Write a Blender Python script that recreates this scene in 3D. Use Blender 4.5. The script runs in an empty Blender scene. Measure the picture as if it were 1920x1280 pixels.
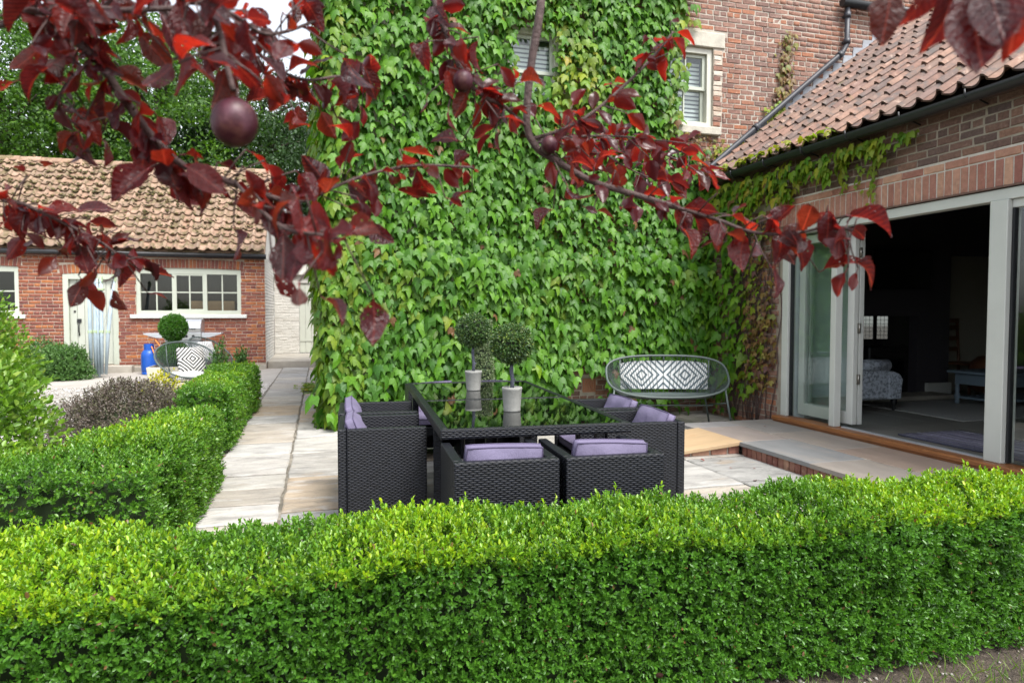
import bpy, math, random
import numpy as np
from mathutils import Vector, Matrix, noise as mnoise

R = math.radians
rng = np.random.default_rng(7)
random.seed(7)
scn = bpy.context.scene
COL = scn.collection

# ------------------------------------------------------------------ camera
CAM_H = 1.33
YAW = math.atan(360 / 1281.0)
PITCH = math.atan(53 / 1280.0)
cd = bpy.data.cameras.new('camera')
cam = bpy.data.objects.new('camera', cd)
COL.objects.link(cam)
cam.location = (0, 0, CAM_H)
cam.rotation_euler = (math.pi / 2 - PITCH, 0, -YAW)
cd.sensor_width = 36.0
cd.lens = 24.0
cd.clip_start = 0.05
cd.clip_end = 2000
cd.dof.use_dof = True
cd.dof.focus_distance = 3.0
cd.dof.aperture_fstop = 5.6
scn.camera = cam

# ------------------------------------------------------------------ sky and sun (bright overcast)
SUN_EL, SUN_AZ = R(58), R(155)          # azimuth clockwise from +Y: high soft light from behind and right
world = bpy.data.worlds.new('World')
scn.world = world
world.use_nodes = True
wn = world.node_tree
bg = wn.nodes['Background']
sky = wn.nodes.new('ShaderNodeTexSky')
sky.sky_type = 'NISHITA'
sky.sun_disc = False
sky.sun_elevation = SUN_EL
sky.sun_rotation = SUN_AZ
sky.air_density = 1.0
sky.dust_density = 2.0
sky.ozone_density = 1.0
hsv = wn.nodes.new('ShaderNodeHueSaturation')      # an even layer of bright cloud takes most of the blue out
hsv.inputs['Saturation'].default_value = 0.3
wn.links.new(sky.outputs[0], hsv.inputs['Color'])
wn.links.new(hsv.outputs[0], bg.inputs[0])
bg.inputs[1].default_value = 0.115
sl = bpy.data.lights.new('sun', 'SUN')
sun = bpy.data.objects.new('sun', sl)
COL.objects.link(sun)
sl.energy = 1.5
sl.angle = R(24)
sl.color = (1.0, 0.97, 0.93)
_d = Vector((math.sin(SUN_AZ) * math.cos(SUN_EL), math.cos(SUN_AZ) * math.cos(SUN_EL), math.sin(SUN_EL)))
sun.rotation_euler = _d.to_track_quat('Z', 'Y').to_euler()
scn.view_settings.view_transform = 'Standard'
scn.view_settings.look = 'None'
scn.view_settings.gamma = 1.0
scn.view_settings.exposure = 1.85
scn.render.engine = 'CYCLES'
scn.cycles.use_denoising = True
scn.cycles.max_bounces = 7
scn.cycles.diffuse_bounces = 3
scn.cycles.glossy_bounces = 3
scn.cycles.transmission_bounces = 4
scn.cycles.transparent_max_bounces = 12
scn.cycles.caustics_reflective = False
scn.cycles.caustics_refractive = False
scn.cycles.sample_clamp_indirect = 6.0

# ------------------------------------------------------------------ material helpers
def node(t, kind, **kw):
    n = t.nodes.new(kind)
    for k, v in kw.items():
        setattr(n, k, v)
    return n

def setin(t, sock, v):
    if isinstance(v, bpy.types.NodeSocket):
        t.links.new(v, sock)
    elif isinstance(v, (tuple, list)) and len(v) == 3 and sock.type == 'RGBA':
        sock.default_value = (*v, 1)
    else:
        sock.default_value = v

def mth(t, op, a, b=None, c=None, clamp=False):
    n = node(t, 'ShaderNodeMath', operation=op)
    n.use_clamp = clamp
    for i, v in enumerate((a, b, c)):
        if v is not None:
            setin(t, n.inputs[i], v)
    return n.outputs[0]

def mixc(t, f, a, b, blend='MIX'):
    n = node(t, 'ShaderNodeMix', data_type='RGBA', blend_type=blend)
    setin(t, n.inputs[0], f); setin(t, n.inputs[6], a); setin(t, n.inputs[7], b)
    return n.outputs[2]

def new_mat(name):
    m = bpy.data.materials.new(name)
    m.use_nodes = True
    t = m.node_tree
    return m, t, t.nodes['Principled BSDF']

def rndval(t):
    oi = node(t, 'ShaderNodeObjectInfo')
    at = node(t, 'ShaderNodeAttribute', attribute_name='rnd')
    return mth(t, 'FRACT', mth(t, 'ADD', oi.outputs['Random'], at.outputs['Fac']))

def coords(t, kind, r):
    tc = node(t, 'ShaderNodeTexCoord')
    off = node(t, 'ShaderNodeCombineXYZ')
    setin(t, off.inputs[0], mth(t, 'MULTIPLY', r, 37.0)); setin(t, off.inputs[1], mth(t, 'MULTIPLY', r, 91.0))
    va = node(t, 'ShaderNodeVectorMath', operation='ADD')
    t.links.new(tc.outputs[kind], va.inputs[0]); t.links.new(off.outputs[0], va.inputs[1])
    return va.outputs[0], tc

def ntex(t, vec, scale, detail=4, rough=0.55):
    n = node(t, 'ShaderNodeTexNoise')
    t.links.new(vec, n.inputs['Vector'])
    n.inputs['Scale'].default_value = scale; n.inputs['Detail'].default_value = detail; n.inputs['Roughness'].default_value = rough
    return n.outputs['Fac']

def ramp(t, f, stops, interp='LINEAR'):
    n = node(t, 'ShaderNodeValToRGB')
    n.color_ramp.interpolation = interp
    e = n.color_ramp.elements
    while len(e) < len(stops):
        e.new(0.5)
    for el, (p, c) in zip(e, stops):
        el.position = p; el.color = (*c, 1)
    setin(t, n.inputs[0], f)
    return n.outputs[0]

def mat(name, cols, rough=0.6, var=0.25, vscale=15, bump=0.0, bscale=80, stains=(), metal=0.0, spec=0.5,
        transl=None, attr=None, back=None, space='Object', stretch=None, bdist=0.01, dead=0.0):
    """cols: list of colours picked by the per-piece random value; var: noise value variation;
    stains: (colour, scale, lo, hi, amount); transl: (amount, colour scale); attr: (attribute, colours)."""
    m, t, p = new_mat(name)
    r = rndval(t)
    vec, tc = coords(t, space, r)
    if stretch:
        mp = node(t, 'ShaderNodeMapping'); mp.inputs['Scale'].default_value = stretch
        t.links.new(vec, mp.inputs[0]); vec = mp.outputs[0]
    if len(cols) == 1:
        c = mixc(t, 0.0, cols[0], cols[0])
    else:
        c = ramp(t, r, [(i / (len(cols) - 1), q) for i, q in enumerate(cols)])
    if attr:
        a = node(t, 'ShaderNodeAttribute', attribute_name=attr[0]).outputs['Fac']
        r2 = mth(t, 'FRACT', mth(t, 'MULTIPLY', r, 7.31))
        c2 = ramp(t, r2, [(i / (len(attr[1]) - 1), q) for i, q in enumerate(attr[1])])
        c = mixc(t, a, c, c2)
    if dead:
        c = mixc(t, mth(t, 'GREATER_THAN', mth(t, 'FRACT', mth(t, 'MULTIPLY', r, 53.7)), 1 - dead), c, (0.16, 0.085, 0.035))
    if var:
        f = ntex(t, vec, vscale)
        g = mth(t, 'MULTIPLY_ADD', f, var * 4, 1 - var * 2)
        c = mixc(t, 1.0, c, node_grey(t, g), 'MULTIPLY')
    for (sc, ss, lo, hi, am) in stains:
        f = ntex(t, vec, ss, 6, 0.65)
        mr = node(t, 'ShaderNodeMapRange'); mr.clamp = True
        setin(t, mr.inputs[0], f); mr.inputs[1].default_value = lo; mr.inputs[2].default_value = hi; mr.inputs[4].default_value = am
        c = mixc(t, mr.outputs[0], c, sc)
    if back:
        geo = node(t, 'ShaderNodeNewGeometry')
        c = mixc(t, mth(t, 'MULTIPLY', geo.outputs['Backfacing'], back[1]), c, back[0])
    t.links.new(c, p.inputs['Base Color'])
    p.inputs['Roughness'].default_value = rough
    p.inputs['Metallic'].default_value = metal
    p.inputs['Specular IOR Level'].default_value = spec
    if bump:
        f = ntex(t, vec, bscale, 5, 0.6)
        b = node(t, 'ShaderNodeBump'); b.inputs['Strength'].default_value = bump; b.inputs['Distance'].default_value = bdist
        t.links.new(f, b.inputs['Height']); t.links.new(b.outputs[0], p.inputs['Normal'])
    if transl:
        tr = node(t, 'ShaderNodeBsdfTranslucent')
        c3 = mixc(t, 1.0, c, transl[1], 'MULTIPLY')
        t.links.new(c3, tr.inputs[0])
        mx = node(t, 'ShaderNodeMixShader'); mx.inputs[0].default_value = transl[0]
        t.links.new(p.outputs[0], mx.inputs[1]); t.links.new(tr.outputs[0], mx.inputs[2])
        t.links.new(mx.outputs[0], t.nodes['Material Output'].inputs[0])
    return m

def node_grey(t, v):
    n = node(t, 'ShaderNodeCombineColor')
    for i in range(3):
        t.links.new(v, n.inputs[i])
    return n.outputs[0]

def glass_mat(name, tint=(0.9, 0.95, 0.95), refl=1.0, ior=1.5):
    m, t, p = new_mat(name)
    t.nodes.remove(p)
    tr = node(t, 'ShaderNodeBsdfTransparent'); tr.inputs[0].default_value = (*tint, 1)
    gl = node(t, 'ShaderNodeBsdfGlossy'); gl.inputs['Roughness'].default_value = 0.01
    geo = node(t, 'ShaderNodeNewGeometry')
    dt = node(t, 'ShaderNodeVectorMath', operation='DOT_PRODUCT')
    t.links.new(geo.outputs['Normal'], dt.inputs[0]); t.links.new(geo.outputs['Incoming'], dt.inputs[1])
    c = mth(t, 'SUBTRACT', 1.0, mth(t, 'ABSOLUTE', dt.outputs['Value']))
    f = mth(t, 'MULTIPLY', mth(t, 'MULTIPLY_ADD', mth(t, 'POWER', c, 5.0), 0.96, 0.04), refl, clamp=True)
    mx = node(t, 'ShaderNodeMixShader')
    t.links.new(f, mx.inputs[0]); t.links.new(tr.outputs[0], mx.inputs[1]); t.links.new(gl.outputs[0], mx.inputs[2])
    t.links.new(mx.outputs[0], t.nodes['Material Output'].inputs[0])
    return m

def wicker_mat():
    m, t, p = new_mat('black_wicker')
    tc = node(t, 'ShaderNodeTexCoord')
    sp = node(t, 'ShaderNodeSeparateXYZ'); t.links.new(tc.outputs['UV'], sp.inputs[0])
    v = mth(t, 'DIVIDE', sp.outputs[1], 0.0102)
    row = mth(t, 'FLOOR', v)
    fv = mth(t, 'FRACT', v)
    u = mth(t, 'ADD', mth(t, 'DIVIDE', sp.outputs[0], 0.036), mth(t, 'MULTIPLY', row, 0.5))
    fu = mth(t, 'FRACT', u)
    h = mth(t, 'MULTIPLY', mth(t, 'POWER', mth(t, 'SINE', mth(t, 'MULTIPLY', fv, math.pi)), 0.6),
            mth(t, 'POWER', mth(t, 'SINE', mth(t, 'MULTIPLY', fu, math.pi)), 0.8))
    cid = mth(t, 'FRACT', mth(t, 'MULTIPLY', mth(t, 'SINE', mth(t, 'ADD', mth(t, 'MULTIPLY', row, 12.9), mth(t, 'MULTIPLY', mth(t, 'FLOOR', u), 78.2))), 437.5))
    b1 = ramp(t, h, [(0, (0.0008, 0.001, 0.0015)), (0.5, (0.004, 0.0048, 0.0075)), (1, (0.010, 0.012, 0.018))])  # strand highlights and the shade of the gaps put into the colour
    c = mixc(t, 1.0, b1, node_grey(t, mth(t, 'MULTIPLY_ADD', cid, 0.6, 0.7)), 'MULTIPLY')
    t.links.new(c, p.inputs['Base Color'])
    p.inputs['Roughness'].default_value = 0.42; p.inputs['Specular IOR Level'].default_value = 0.35
    b = node(t, 'ShaderNodeBump'); b.inputs['Strength'].default_value = 0.45; b.inputs['Distance'].default_value = 0.006
    t.links.new(h, b.inputs['Height']); t.links.new(b.outputs[0], p.inputs['Normal'])
    return m

def diamond_mat(name, ca, cb, per, stripes, duty=0.62):
    m, t, p = new_mat(name)
    tc = node(t, 'ShaderNodeTexCoord')
    sp = node(t, 'ShaderNodeSeparateXYZ'); t.links.new(tc.outputs['UV'], sp.inputs[0])
    def tri(s):
        return mth(t, 'ABSOLUTE', mth(t, 'SUBTRACT', mth(t, 'FRACT', mth(t, 'DIVIDE', s, per)), 0.5))
    d = mth(t, 'ADD', tri(sp.outputs[0]), tri(sp.outputs[1]))
    f = mth(t, 'FRACT', mth(t, 'MULTIPLY', d, stripes))
    k = mth(t, 'GREATER_THAN', f, duty)
    w = ntex(t, tc.outputs['UV'], 300, 2)
    c = mixc(t, k, ca, cb)
    c = mixc(t, 1.0, c, node_grey(t, mth(t, 'MULTIPLY_ADD', w, 0.3, 0.85)), 'MULTIPLY')
    t.links.new(c, p.inputs['Base Color'])
    p.inputs['Roughness'].default_value = 0.8
    b = node(t, 'ShaderNodeBump'); b.inputs['Strength'].default_value = 0.3; b.inputs['Distance'].default_value = 0.002
    t.links.new(w, b.inputs['Height']); t.links.new(b.outputs[0], p.inputs['Normal'])
    return m

M = {}
M['soil'] = mat('soil', [(0.065, 0.048, 0.035)], 0.95, 0.3, 9, 1.0, 45, [((0.15, 0.12, 0.09), 60, 0.55, 0.66, 0.8), ((0.03, 0.022, 0.016), 18, 0.55, 0.7, 0.7)], bdist=0.03)
M['gravel_bed'] = mat('gravel_bed', [(0.34, 0.32, 0.29)], 0.95, 0.25, 60, 1.0, 60, [((0.2, 0.18, 0.15), 3, 0.5, 0.7, 0.6)])
M['stone'] = mat('white_stone', [(0.42, 0.39, 0.35), (0.62, 0.60, 0.58), (0.33, 0.30, 0.27), (0.68, 0.67, 0.65)], 0.8, 0.1, 30)
M['pebble'] = mat('pebble', [(0.15, 0.13, 0.11), (0.28, 0.26, 0.24), (0.20, 0.17, 0.14), (0.34, 0.33, 0.31)], 0.8, 0.1, 30)
M['mortar_floor'] = mat('mortar_floor', [(0.13, 0.115, 0.09)], 0.95, 0.3, 12, 0.5, 90, [((0.30, 0.27, 0.22), 3, 0.5, 0.65, 0.8)])
M['slab'] = mat('york_stone', [(0.30, 0.27, 0.228), (0.37, 0.355, 0.33), (0.25, 0.232, 0.20), (0.40, 0.38, 0.34), (0.34, 0.265, 0.185), (0.335, 0.32, 0.29), (0.28, 0.275, 0.26), (0.42, 0.40, 0.37)],
                0.78, 0.2, 3.0, 0.7, 6, [((0.12, 0.117, 0.11), 2.2, 0.5, 0.7, 0.7), ((0.44, 0.425, 0.405), 3.5, 0.53, 0.66, 0.6), ((0.32, 0.215, 0.115), 1.6, 0.6, 0.72, 0.5), ((0.09, 0.09, 0.08), 24, 0.58, 0.7, 0.6)],
                stretch=(1, 2.2, 1), bdist=0.03)
M['sandstone'] = mat('sandstone_paving', [(0.38, 0.275, 0.18), (0.22, 0.22, 0.22), (0.31, 0.225, 0.175), (0.24, 0.24, 0.245), (0.34, 0.26, 0.195), (0.19, 0.195, 0.20)],
                     0.65, 0.12, 3, 0.25, 12, [((0.45, 0.36, 0.26), 1.6, 0.52, 0.75, 0.35)], stretch=(2.2, 1, 1))
M['ramp_slab'] = mat('yellow_sandstone', [(0.46, 0.32, 0.185)], 0.65, 0.14, 4, 0.2, 12, [((0.38, 0.21, 0.10), 5, 0.58, 0.68, 0.5)], stretch=(0.6, 3, 1))
M['grout'] = mat('pale_grout', [(0.52, 0.48, 0.42)], 0.9, 0.15, 20)
M['concrete'] = mat('concrete', [(0.36, 0.33, 0.28)], 0.9, 0.2, 3, 0.4, 60, [((0.2, 0.18, 0.14), 2, 0.5, 0.7, 0.6)])
M['yard'] = mat('yard_concrete', [(0.36, 0.335, 0.30)], 0.9, 0.15, 2, 0.3, 50, [((0.30, 0.27, 0.23), 1.2, 0.5, 0.7, 0.6)])
M['mortar'] = mat('mortar', [(0.41, 0.37, 0.31)], 0.95, 0.2, 10, 0.6, 80)
M['mortar_ext'] = mat('tan_mortar', [(0.30, 0.26, 0.205)], 0.95, 0.2, 10, 0.6, 80)
M['mortar_white'] = mat('mortar_lime', [(0.42, 0.35, 0.28)], 0.95, 0.25, 6, 0.6, 80)
M['brick_house'] = mat('house_brick', [(0.20, 0.10, 0.07), (0.255, 0.135, 0.10), (0.15, 0.085, 0.068), (0.29, 0.135, 0.085), (0.225, 0.13, 0.10), (0.175, 0.11, 0.09), (0.31, 0.12, 0.06), (0.22, 0.12, 0.09)],
                       0.85, 0.25, 30, 0.6, 90, [((0.33, 0.24, 0.19), 25, 0.56, 0.72, 0.6), ((0.06, 0.045, 0.04), 18, 0.6, 0.75, 0.6)])
M['brick_dark'] = mat('dark_brick', [(0.14, 0.075, 0.055), (0.18, 0.10, 0.075), (0.10, 0.062, 0.052), (0.23, 0.12, 0.08), (0.15, 0.09, 0.07), (0.09, 0.06, 0.055)],
                      0.8, 0.28, 40, 0.9, 60, [((0.25, 0.2, 0.17), 40, 0.6, 0.75, 0.5)])
M['brick_new'] = mat('salmon_brick', [(0.30, 0.125, 0.09), (0.38, 0.19, 0.13), (0.27, 0.105, 0.08), (0.47, 0.27, 0.18), (0.32, 0.14, 0.105), (0.41, 0.22, 0.15)],
                     0.8, 0.2, 25, 0.4, 90, [((0.55, 0.40, 0.29), 14, 0.58, 0.75, 0.6)])
M['brick_out'] = mat('outhouse_brick', [(0.22, 0.068, 0.042), (0.16, 0.052, 0.042), (0.31, 0.10, 0.042), (0.19, 0.062, 0.048), (0.38, 0.135, 0.042), (0.18, 0.06, 0.045), (0.25, 0.085, 0.048)],
                     0.85, 0.25, 18, 0.5, 60, [((0.42, 0.30, 0.24), 14, 0.6, 0.75, 0.5)])
M['brick_white'] = mat('painted_brick', [(0.50, 0.485, 0.44), (0.55, 0.535, 0.49), (0.45, 0.43, 0.385)], 0.7, 0.1, 12, 0.5, 40, [((0.30, 0.26, 0.2), 6, 0.63, 0.72, 0.6)])
M['tile'] = mat('clay_pantile', [(0.185, 0.10, 0.07), (0.14, 0.082, 0.064), (0.24, 0.14, 0.098), (0.095, 0.066, 0.057), (0.185, 0.115, 0.083), (0.14, 0.09, 0.075), (0.21, 0.11, 0.074)],
                0.8, 0.25, 14, 0.4, 50, [((0.075, 0.065, 0.06), 8, 0.5, 0.64, 0.8), ((0.46, 0.35, 0.28), 14, 0.58, 0.7, 0.45), ((0.12, 0.11, 0.03), 2.2, 0.62, 0.7, 0.7)])
M['tile_moss'] = mat('mossy_pantile', [(0.33, 0.20, 0.135), (0.28, 0.178, 0.122), (0.39, 0.255, 0.18), (0.235, 0.158, 0.112), (0.32, 0.215, 0.145)],
                     0.85, 0.22, 10, 0.4, 40, [((0.125, 0.098, 0.04), 5, 0.49, 0.58, 0.85), ((0.17, 0.145, 0.10), 12, 0.52, 0.66, 0.6)])
M['moss'] = mat('moss', [(0.095, 0.08, 0.03), (0.125, 0.105, 0.035), (0.075, 0.07, 0.03)], 1.0, 0.3, 30, 1.0, 60)
M['gutter'] = mat('black_gutter', [(0.012, 0.013, 0.015)], 0.45, 0.2, 8)
M['pipe'] = mat('grey_pipe', [(0.035, 0.037, 0.045)], 0.5, 0.15, 8, stains=[((0.15, 0.15, 0.15), 8, 0.62, 0.8, 0.4)])
M['lead'] = mat('lead', [(0.24, 0.255, 0.28), (0.32, 0.335, 0.36), (0.28, 0.29, 0.31)], 0.5, 0.2, 8, 0.2, 30)
M['limewash'] = mat('limewashed_brick', [(0.50, 0.42, 0.34), (0.58, 0.52, 0.44), (0.42, 0.30, 0.22)], 0.9, 0.2, 30, 0.5, 60, [((0.26, 0.12, 0.07), 30, 0.55, 0.7, 0.6)])
M['limestone'] = mat('limestone', [(0.46, 0.43, 0.36)], 0.9, 0.2, 10, 0.5, 60, [((0.2, 0.18, 0.14), 8, 0.58, 0.75, 0.5)])
M['sage'] = mat('pale_sage_paint', [(0.46, 0.49, 0.41)], 0.45, 0.06, 3, 0.05, 40)
M['sage_door'] = mat('door_sage_paint', [(0.47, 0.49, 0.42)], 0.5, 0.07, 3, 0.08, 40)
M['greypaint'] = mat('grey_green_paint', [(0.50, 0.512, 0.475)], 0.45, 0.05, 4, 0.04, 60)
M['white'] = mat('white_paint', [(0.62, 0.63, 0.60)], 0.5, 0.06, 4)
M['cream'] = mat('cream_paint', [(0.54, 0.53, 0.45)], 0.5, 0.1, 5, stains=[((0.45, 0.4, 0.3), 9, 0.62, 0.75, 0.5)])
M['oak'] = mat('oiled_oak', [(0.26, 0.10, 0.035)], 0.4, 0.3, 7, 0.2, 20, [((0.13, 0.05, 0.02), 9, 0.55, 0.7, 0.6)], stretch=(8, 0.6, 8))
M['glass'] = glass_mat('window_glass', (0.93, 0.96, 0.95), 1.0)
M['glass_d'] = glass_mat('outhouse_glass', (0.8, 0.83, 0.8), 0.9)
M['blind'] = mat('shutter_white', [(0.78, 0.80, 0.82)], 0.6, 0.03, 4)
M['room_dark'] = mat('room_shade_grey', [(0.22, 0.25, 0.29)], 0.8, 0.05)
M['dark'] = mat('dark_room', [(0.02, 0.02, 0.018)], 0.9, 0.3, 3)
M['card'] = mat('cardboard', [(0.30, 0.18, 0.10)], 0.8, 0.15, 5)
M['wicker'] = wicker_mat()
M['blackglass'] = mat('black_glass', [(0.0015, 0.002, 0.002)], 0.02, 0, spec=1.0)
M['blackglass'].node_tree.nodes['Principled BSDF'].inputs['IOR'].default_value = 1.75
M['lav'] = mat('lavender_fabric', [(0.13, 0.112, 0.185), (0.14, 0.12, 0.195)], 0.8, 0.06, 6, 0.4, 10, bdist=0.02)
M['piping'] = mat('lavender_piping', [(0.07, 0.056, 0.11)], 0.8, 0.05)
M['concrete_pot'] = mat('grey_concrete_pot', [(0.27, 0.27, 0.25)], 0.85, 0.14, 20, 0.3, 90, [((0.15, 0.15, 0.145), 25, 0.55, 0.75, 0.4)])
M['cream_pot'] = mat('cream_planter', [(0.60, 0.55, 0.44)], 0.85, 0.1, 5, 0.2, 60)
M['stem'] = mat('grey_stem', [(0.07, 0.075, 0.10)], 0.8, 0.3, 40, 0.5, 60)
M['bench_metal'] = mat('grey_green_steel', [(0.075, 0.098, 0.092)], 0.45, 0.08)
M['cord'] = mat('grey_green_cord', [(0.075, 0.098, 0.093), (0.06, 0.08, 0.075)], 0.6, 0.05)
M['diamond'] = diamond_mat('diamond_weave', (0.74, 0.75, 0.74), (0.10, 0.14, 0.16), 0.42, 7.0, 0.6)
M['diamond_bw'] = diamond_mat('diamond_black_white', (0.66, 0.65, 0.62), (0.012, 0.012, 0.014), 0.42, 7.0, 0.52)
M['diamond_lt'] = diamond_mat('diamond_light', (0.72, 0.72, 0.72), (0.25, 0.27, 0.28), 0.42, 7.0, 0.68)
M['whitefab'] = mat('white_fabric', [(0.72, 0.72, 0.70)], 0.85, 0.05, 8)
M['steel'] = mat('stainless', [(0.55, 0.56, 0.58)], 0.28, 0.05, 3, metal=0.85)
M['silver'] = mat('silver_paint', [(0.44, 0.46, 0.49)], 0.4, 0.05, metal=0.3)
M['darkmetal'] = mat('black_iron', [(0.012, 0.012, 0.013)], 0.5, 0.1)
M['chrome'] = mat('hinge_steel', [(0.35, 0.33, 0.29)], 0.3, 0.2, 60, metal=0.9)
M['gasblue'] = mat('blue_enamel', [(0.008, 0.08, 0.40)], 0.4, 0.12, 8)
M['orange'] = mat('orange_hose', [(0.75, 0.22, 0.02)], 0.5, 0.05)
M['dryer'] = mat('pale_blue_cover', [(0.30, 0.38, 0.43), (0.36, 0.44, 0.49)], 0.6, 0.12, 8)
M['dryer_cap'] = mat('pale_green_plastic', [(0.36, 0.45, 0.28)], 0.6, 0.05)
M['terracotta'] = mat('terracotta', [(0.50, 0.20, 0.10)], 0.8, 0.12, 20)
# foliage
M['ivy'] = mat('creeper_leaf', [(0.05, 0.15, 0.010), (0.078, 0.205, 0.011), (0.032, 0.108, 0.012), (0.105, 0.25, 0.013), (0.056, 0.165, 0.012)], 0.5, 0.18, 14, spec=0.35, dead=0.012,
               transl=(0.32, (1.5, 1.6, 0.7)), attr=('young', [(0.19, 0.28, 0.02), (0.26, 0.31, 0.02), (0.30, 0.24, 0.02), (0.22, 0.29, 0.03)]))
M['ivy_red'] = mat('creeper_leaf_turning', [(0.16, 0.055, 0.03), (0.20, 0.13, 0.03), (0.11, 0.045, 0.04), (0.24, 0.20, 0.03), (0.14, 0.17, 0.03)], 0.55, 0.2, 14,
                   transl=(0.3, (1.5, 1.4, 0.9)))
M['box'] = mat('box_leaf', [(0.05, 0.155, 0.016), (0.07, 0.20, 0.018), (0.04, 0.125, 0.016), (0.088, 0.228, 0.02)], 0.36, 0.1, 60, dead=0.008,
               transl=(0.25, (1.6, 1.6, 0.7)), attr=('young', [(0.17, 0.36, 0.012), (0.24, 0.43, 0.012), (0.36, 0.46, 0.012), (0.20, 0.40, 0.015)]))
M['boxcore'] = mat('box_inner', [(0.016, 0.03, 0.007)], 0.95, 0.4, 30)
M['topiary'] = mat('topiary_leaf', [(0.035, 0.09, 0.024), (0.07, 0.14, 0.026), (0.024, 0.065, 0.02), (0.14, 0.19, 0.03), (0.05, 0.11, 0.024)], 0.4, 0.1, transl=(0.15, (1.3, 1.4, 0.8)))
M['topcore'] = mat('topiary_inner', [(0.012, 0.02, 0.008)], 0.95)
M['tree_leaf'] = mat('tree_leaf', [(0.045, 0.12, 0.014), (0.075, 0.175, 0.016), (0.03, 0.08, 0.014), (0.10, 0.21, 0.018)], 0.5, 0.1, transl=(0.35, (1.5, 1.6, 0.7)))
M['tree_dark'] = mat('dark_tree_leaf', [(0.022, 0.055, 0.014), (0.03, 0.075, 0.016), (0.018, 0.045, 0.015)], 0.55, 0.1, transl=(0.3, (1.4, 1.5, 0.8)))
M['bark'] = mat('bark', [(0.07, 0.055, 0.04)], 0.9, 0.3, 10, 0.8, 25)
M['berberis'] = mat('purple_leaf', [(0.115, 0.088, 0.072), (0.165, 0.132, 0.105), (0.09, 0.072, 0.06), (0.125, 0.13, 0.06)], 0.5, 0.1, transl=(0.2, (1.3, 1.2, 1.1)))
M['shrub'] = mat('shrub_leaf', [(0.12, 0.25, 0.02), (0.17, 0.31, 0.025), (0.09, 0.20, 0.02), (0.24, 0.34, 0.05)], 0.4, 0.1, transl=(0.35, (1.4, 1.5, 0.7)))
M['gold'] = mat('golden_leaf', [(0.38, 0.36, 0.012), (0.44, 0.40, 0.012), (0.30, 0.33, 0.015)], 0.5, 0.1, transl=(0.3, (1.3, 1.3, 0.7)))
M['conifer'] = mat('conifer_leaf', [(0.06, 0.15, 0.03), (0.085, 0.18, 0.035), (0.045, 0.12, 0.03)], 0.5, 0.1, transl=(0.2, (1.3, 1.4, 0.8)))
M['grass'] = mat('grass_blade', [(0.09, 0.20, 0.025), (0.14, 0.25, 0.03), (0.20, 0.24, 0.05)], 0.5, 0.1, transl=(0.3, (1.4, 1.4, 0.8)))
def plum_leaf_mat():
    m, t, p = new_mat('plum_leaf')
    r = rndval(t)
    vec, tc = coords(t, 'Object', r)
    sp = node(t, 'ShaderNodeSeparateXYZ'); t.links.new(tc.outputs['Object'], sp.inputs[0])
    c = ramp(t, r, [(0, (0.028, 0.005, 0.010)), (0.25, (0.065, 0.006, 0.008)), (0.45, (0.020, 0.006, 0.012)), (0.65, (0.095, 0.009, 0.008)), (0.85, (0.045, 0.012, 0.008)), (1, (0.024, 0.006, 0.010))])
    ax = mth(t, 'ABSOLUTE', sp.outputs[0])
    vein = mth(t, 'POWER', mth(t, 'ABSOLUTE', mth(t, 'SINE', mth(t, 'MULTIPLY', mth(t, 'SUBTRACT', sp.outputs[1], mth(t, 'MULTIPLY', ax, 0.9)), 30.0))), 0.35)
    mid = mth(t, 'MULTIPLY', mth(t, 'LESS_THAN', ax, 0.012), 0.5)
    f = ntex(t, vec, 7, 5, 0.6)
    c = mixc(t, 1.0, c, node_grey(t, mth(t, 'MULTIPLY_ADD', f, 1.5, 0.25)), 'MULTIPLY')
    c = mixc(t, mth(t, 'MULTIPLY', mth(t, 'SUBTRACT', 1.0, vein), 0.3), c, (0.16, 0.03, 0.02))
    c = mixc(t, mid, c, (0.2, 0.05, 0.04))
    t.links.new(c, p.inputs['Base Color']); p.inputs['Roughness'].default_value = 0.3; p.inputs['Specular IOR Level'].default_value = 0.5
    bp = node(t, 'ShaderNodeBump'); bp.inputs['Strength'].default_value = 0.35; bp.inputs['Distance'].default_value = 0.02
    hsum = mth(t, 'ADD', mth(t, 'MULTIPLY', vein, 0.22), mth(t, 'MULTIPLY', ntex(t, vec, 9, 4), 1.6))
    t.links.new(hsum, bp.inputs['Height']); t.links.new(bp.outputs[0], p.inputs['Normal'])
    tr = node(t, 'ShaderNodeBsdfTranslucent'); t.links.new(mixc(t, 1.0, c, (6.2, 2.8, 1.5), 'MULTIPLY'), tr.inputs[0])
    mx = node(t, 'ShaderNodeMixShader'); mx.inputs[0].default_value = 0.42
    t.links.new(p.outputs[0], mx.inputs[1]); t.links.new(tr.outputs[0], mx.inputs[2])
    vo = node(t, 'ShaderNodeTexVoronoi'); vo.inputs['Scale'].default_value = 9.0; t.links.new(vec, vo.inputs['Vector'])
    hole = mth(t, 'MULTIPLY', mth(t, 'LESS_THAN', vo.outputs['Distance'], mth(t, 'MULTIPLY', ntex(t, vec, 2.2, 2), 0.42)), mth(t, 'GREATER_THAN', ntex(t, vec, 1.7, 1), 0.56))
    tp = node(t, 'ShaderNodeBsdfTransparent'); m2 = node(t, 'ShaderNodeMixShader')
    t.links.new(hole, m2.inputs[0]); t.links.new(mx.outputs[0], m2.inputs[1]); t.links.new(tp.outputs[0], m2.inputs[2])
    t.links.new(m2.outputs[0], t.nodes['Material Output'].inputs[0])
    return m
M['plum_leaf'] = plum_leaf_mat()
M['twig'] = mat('plum_twig', [(0.075, 0.045, 0.04)], 0.75, 0.3, 60, 0.6, 120)
M['petiole'] = mat('leaf_stalk', [(0.16, 0.02, 0.025)], 0.5, 0.1)
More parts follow.
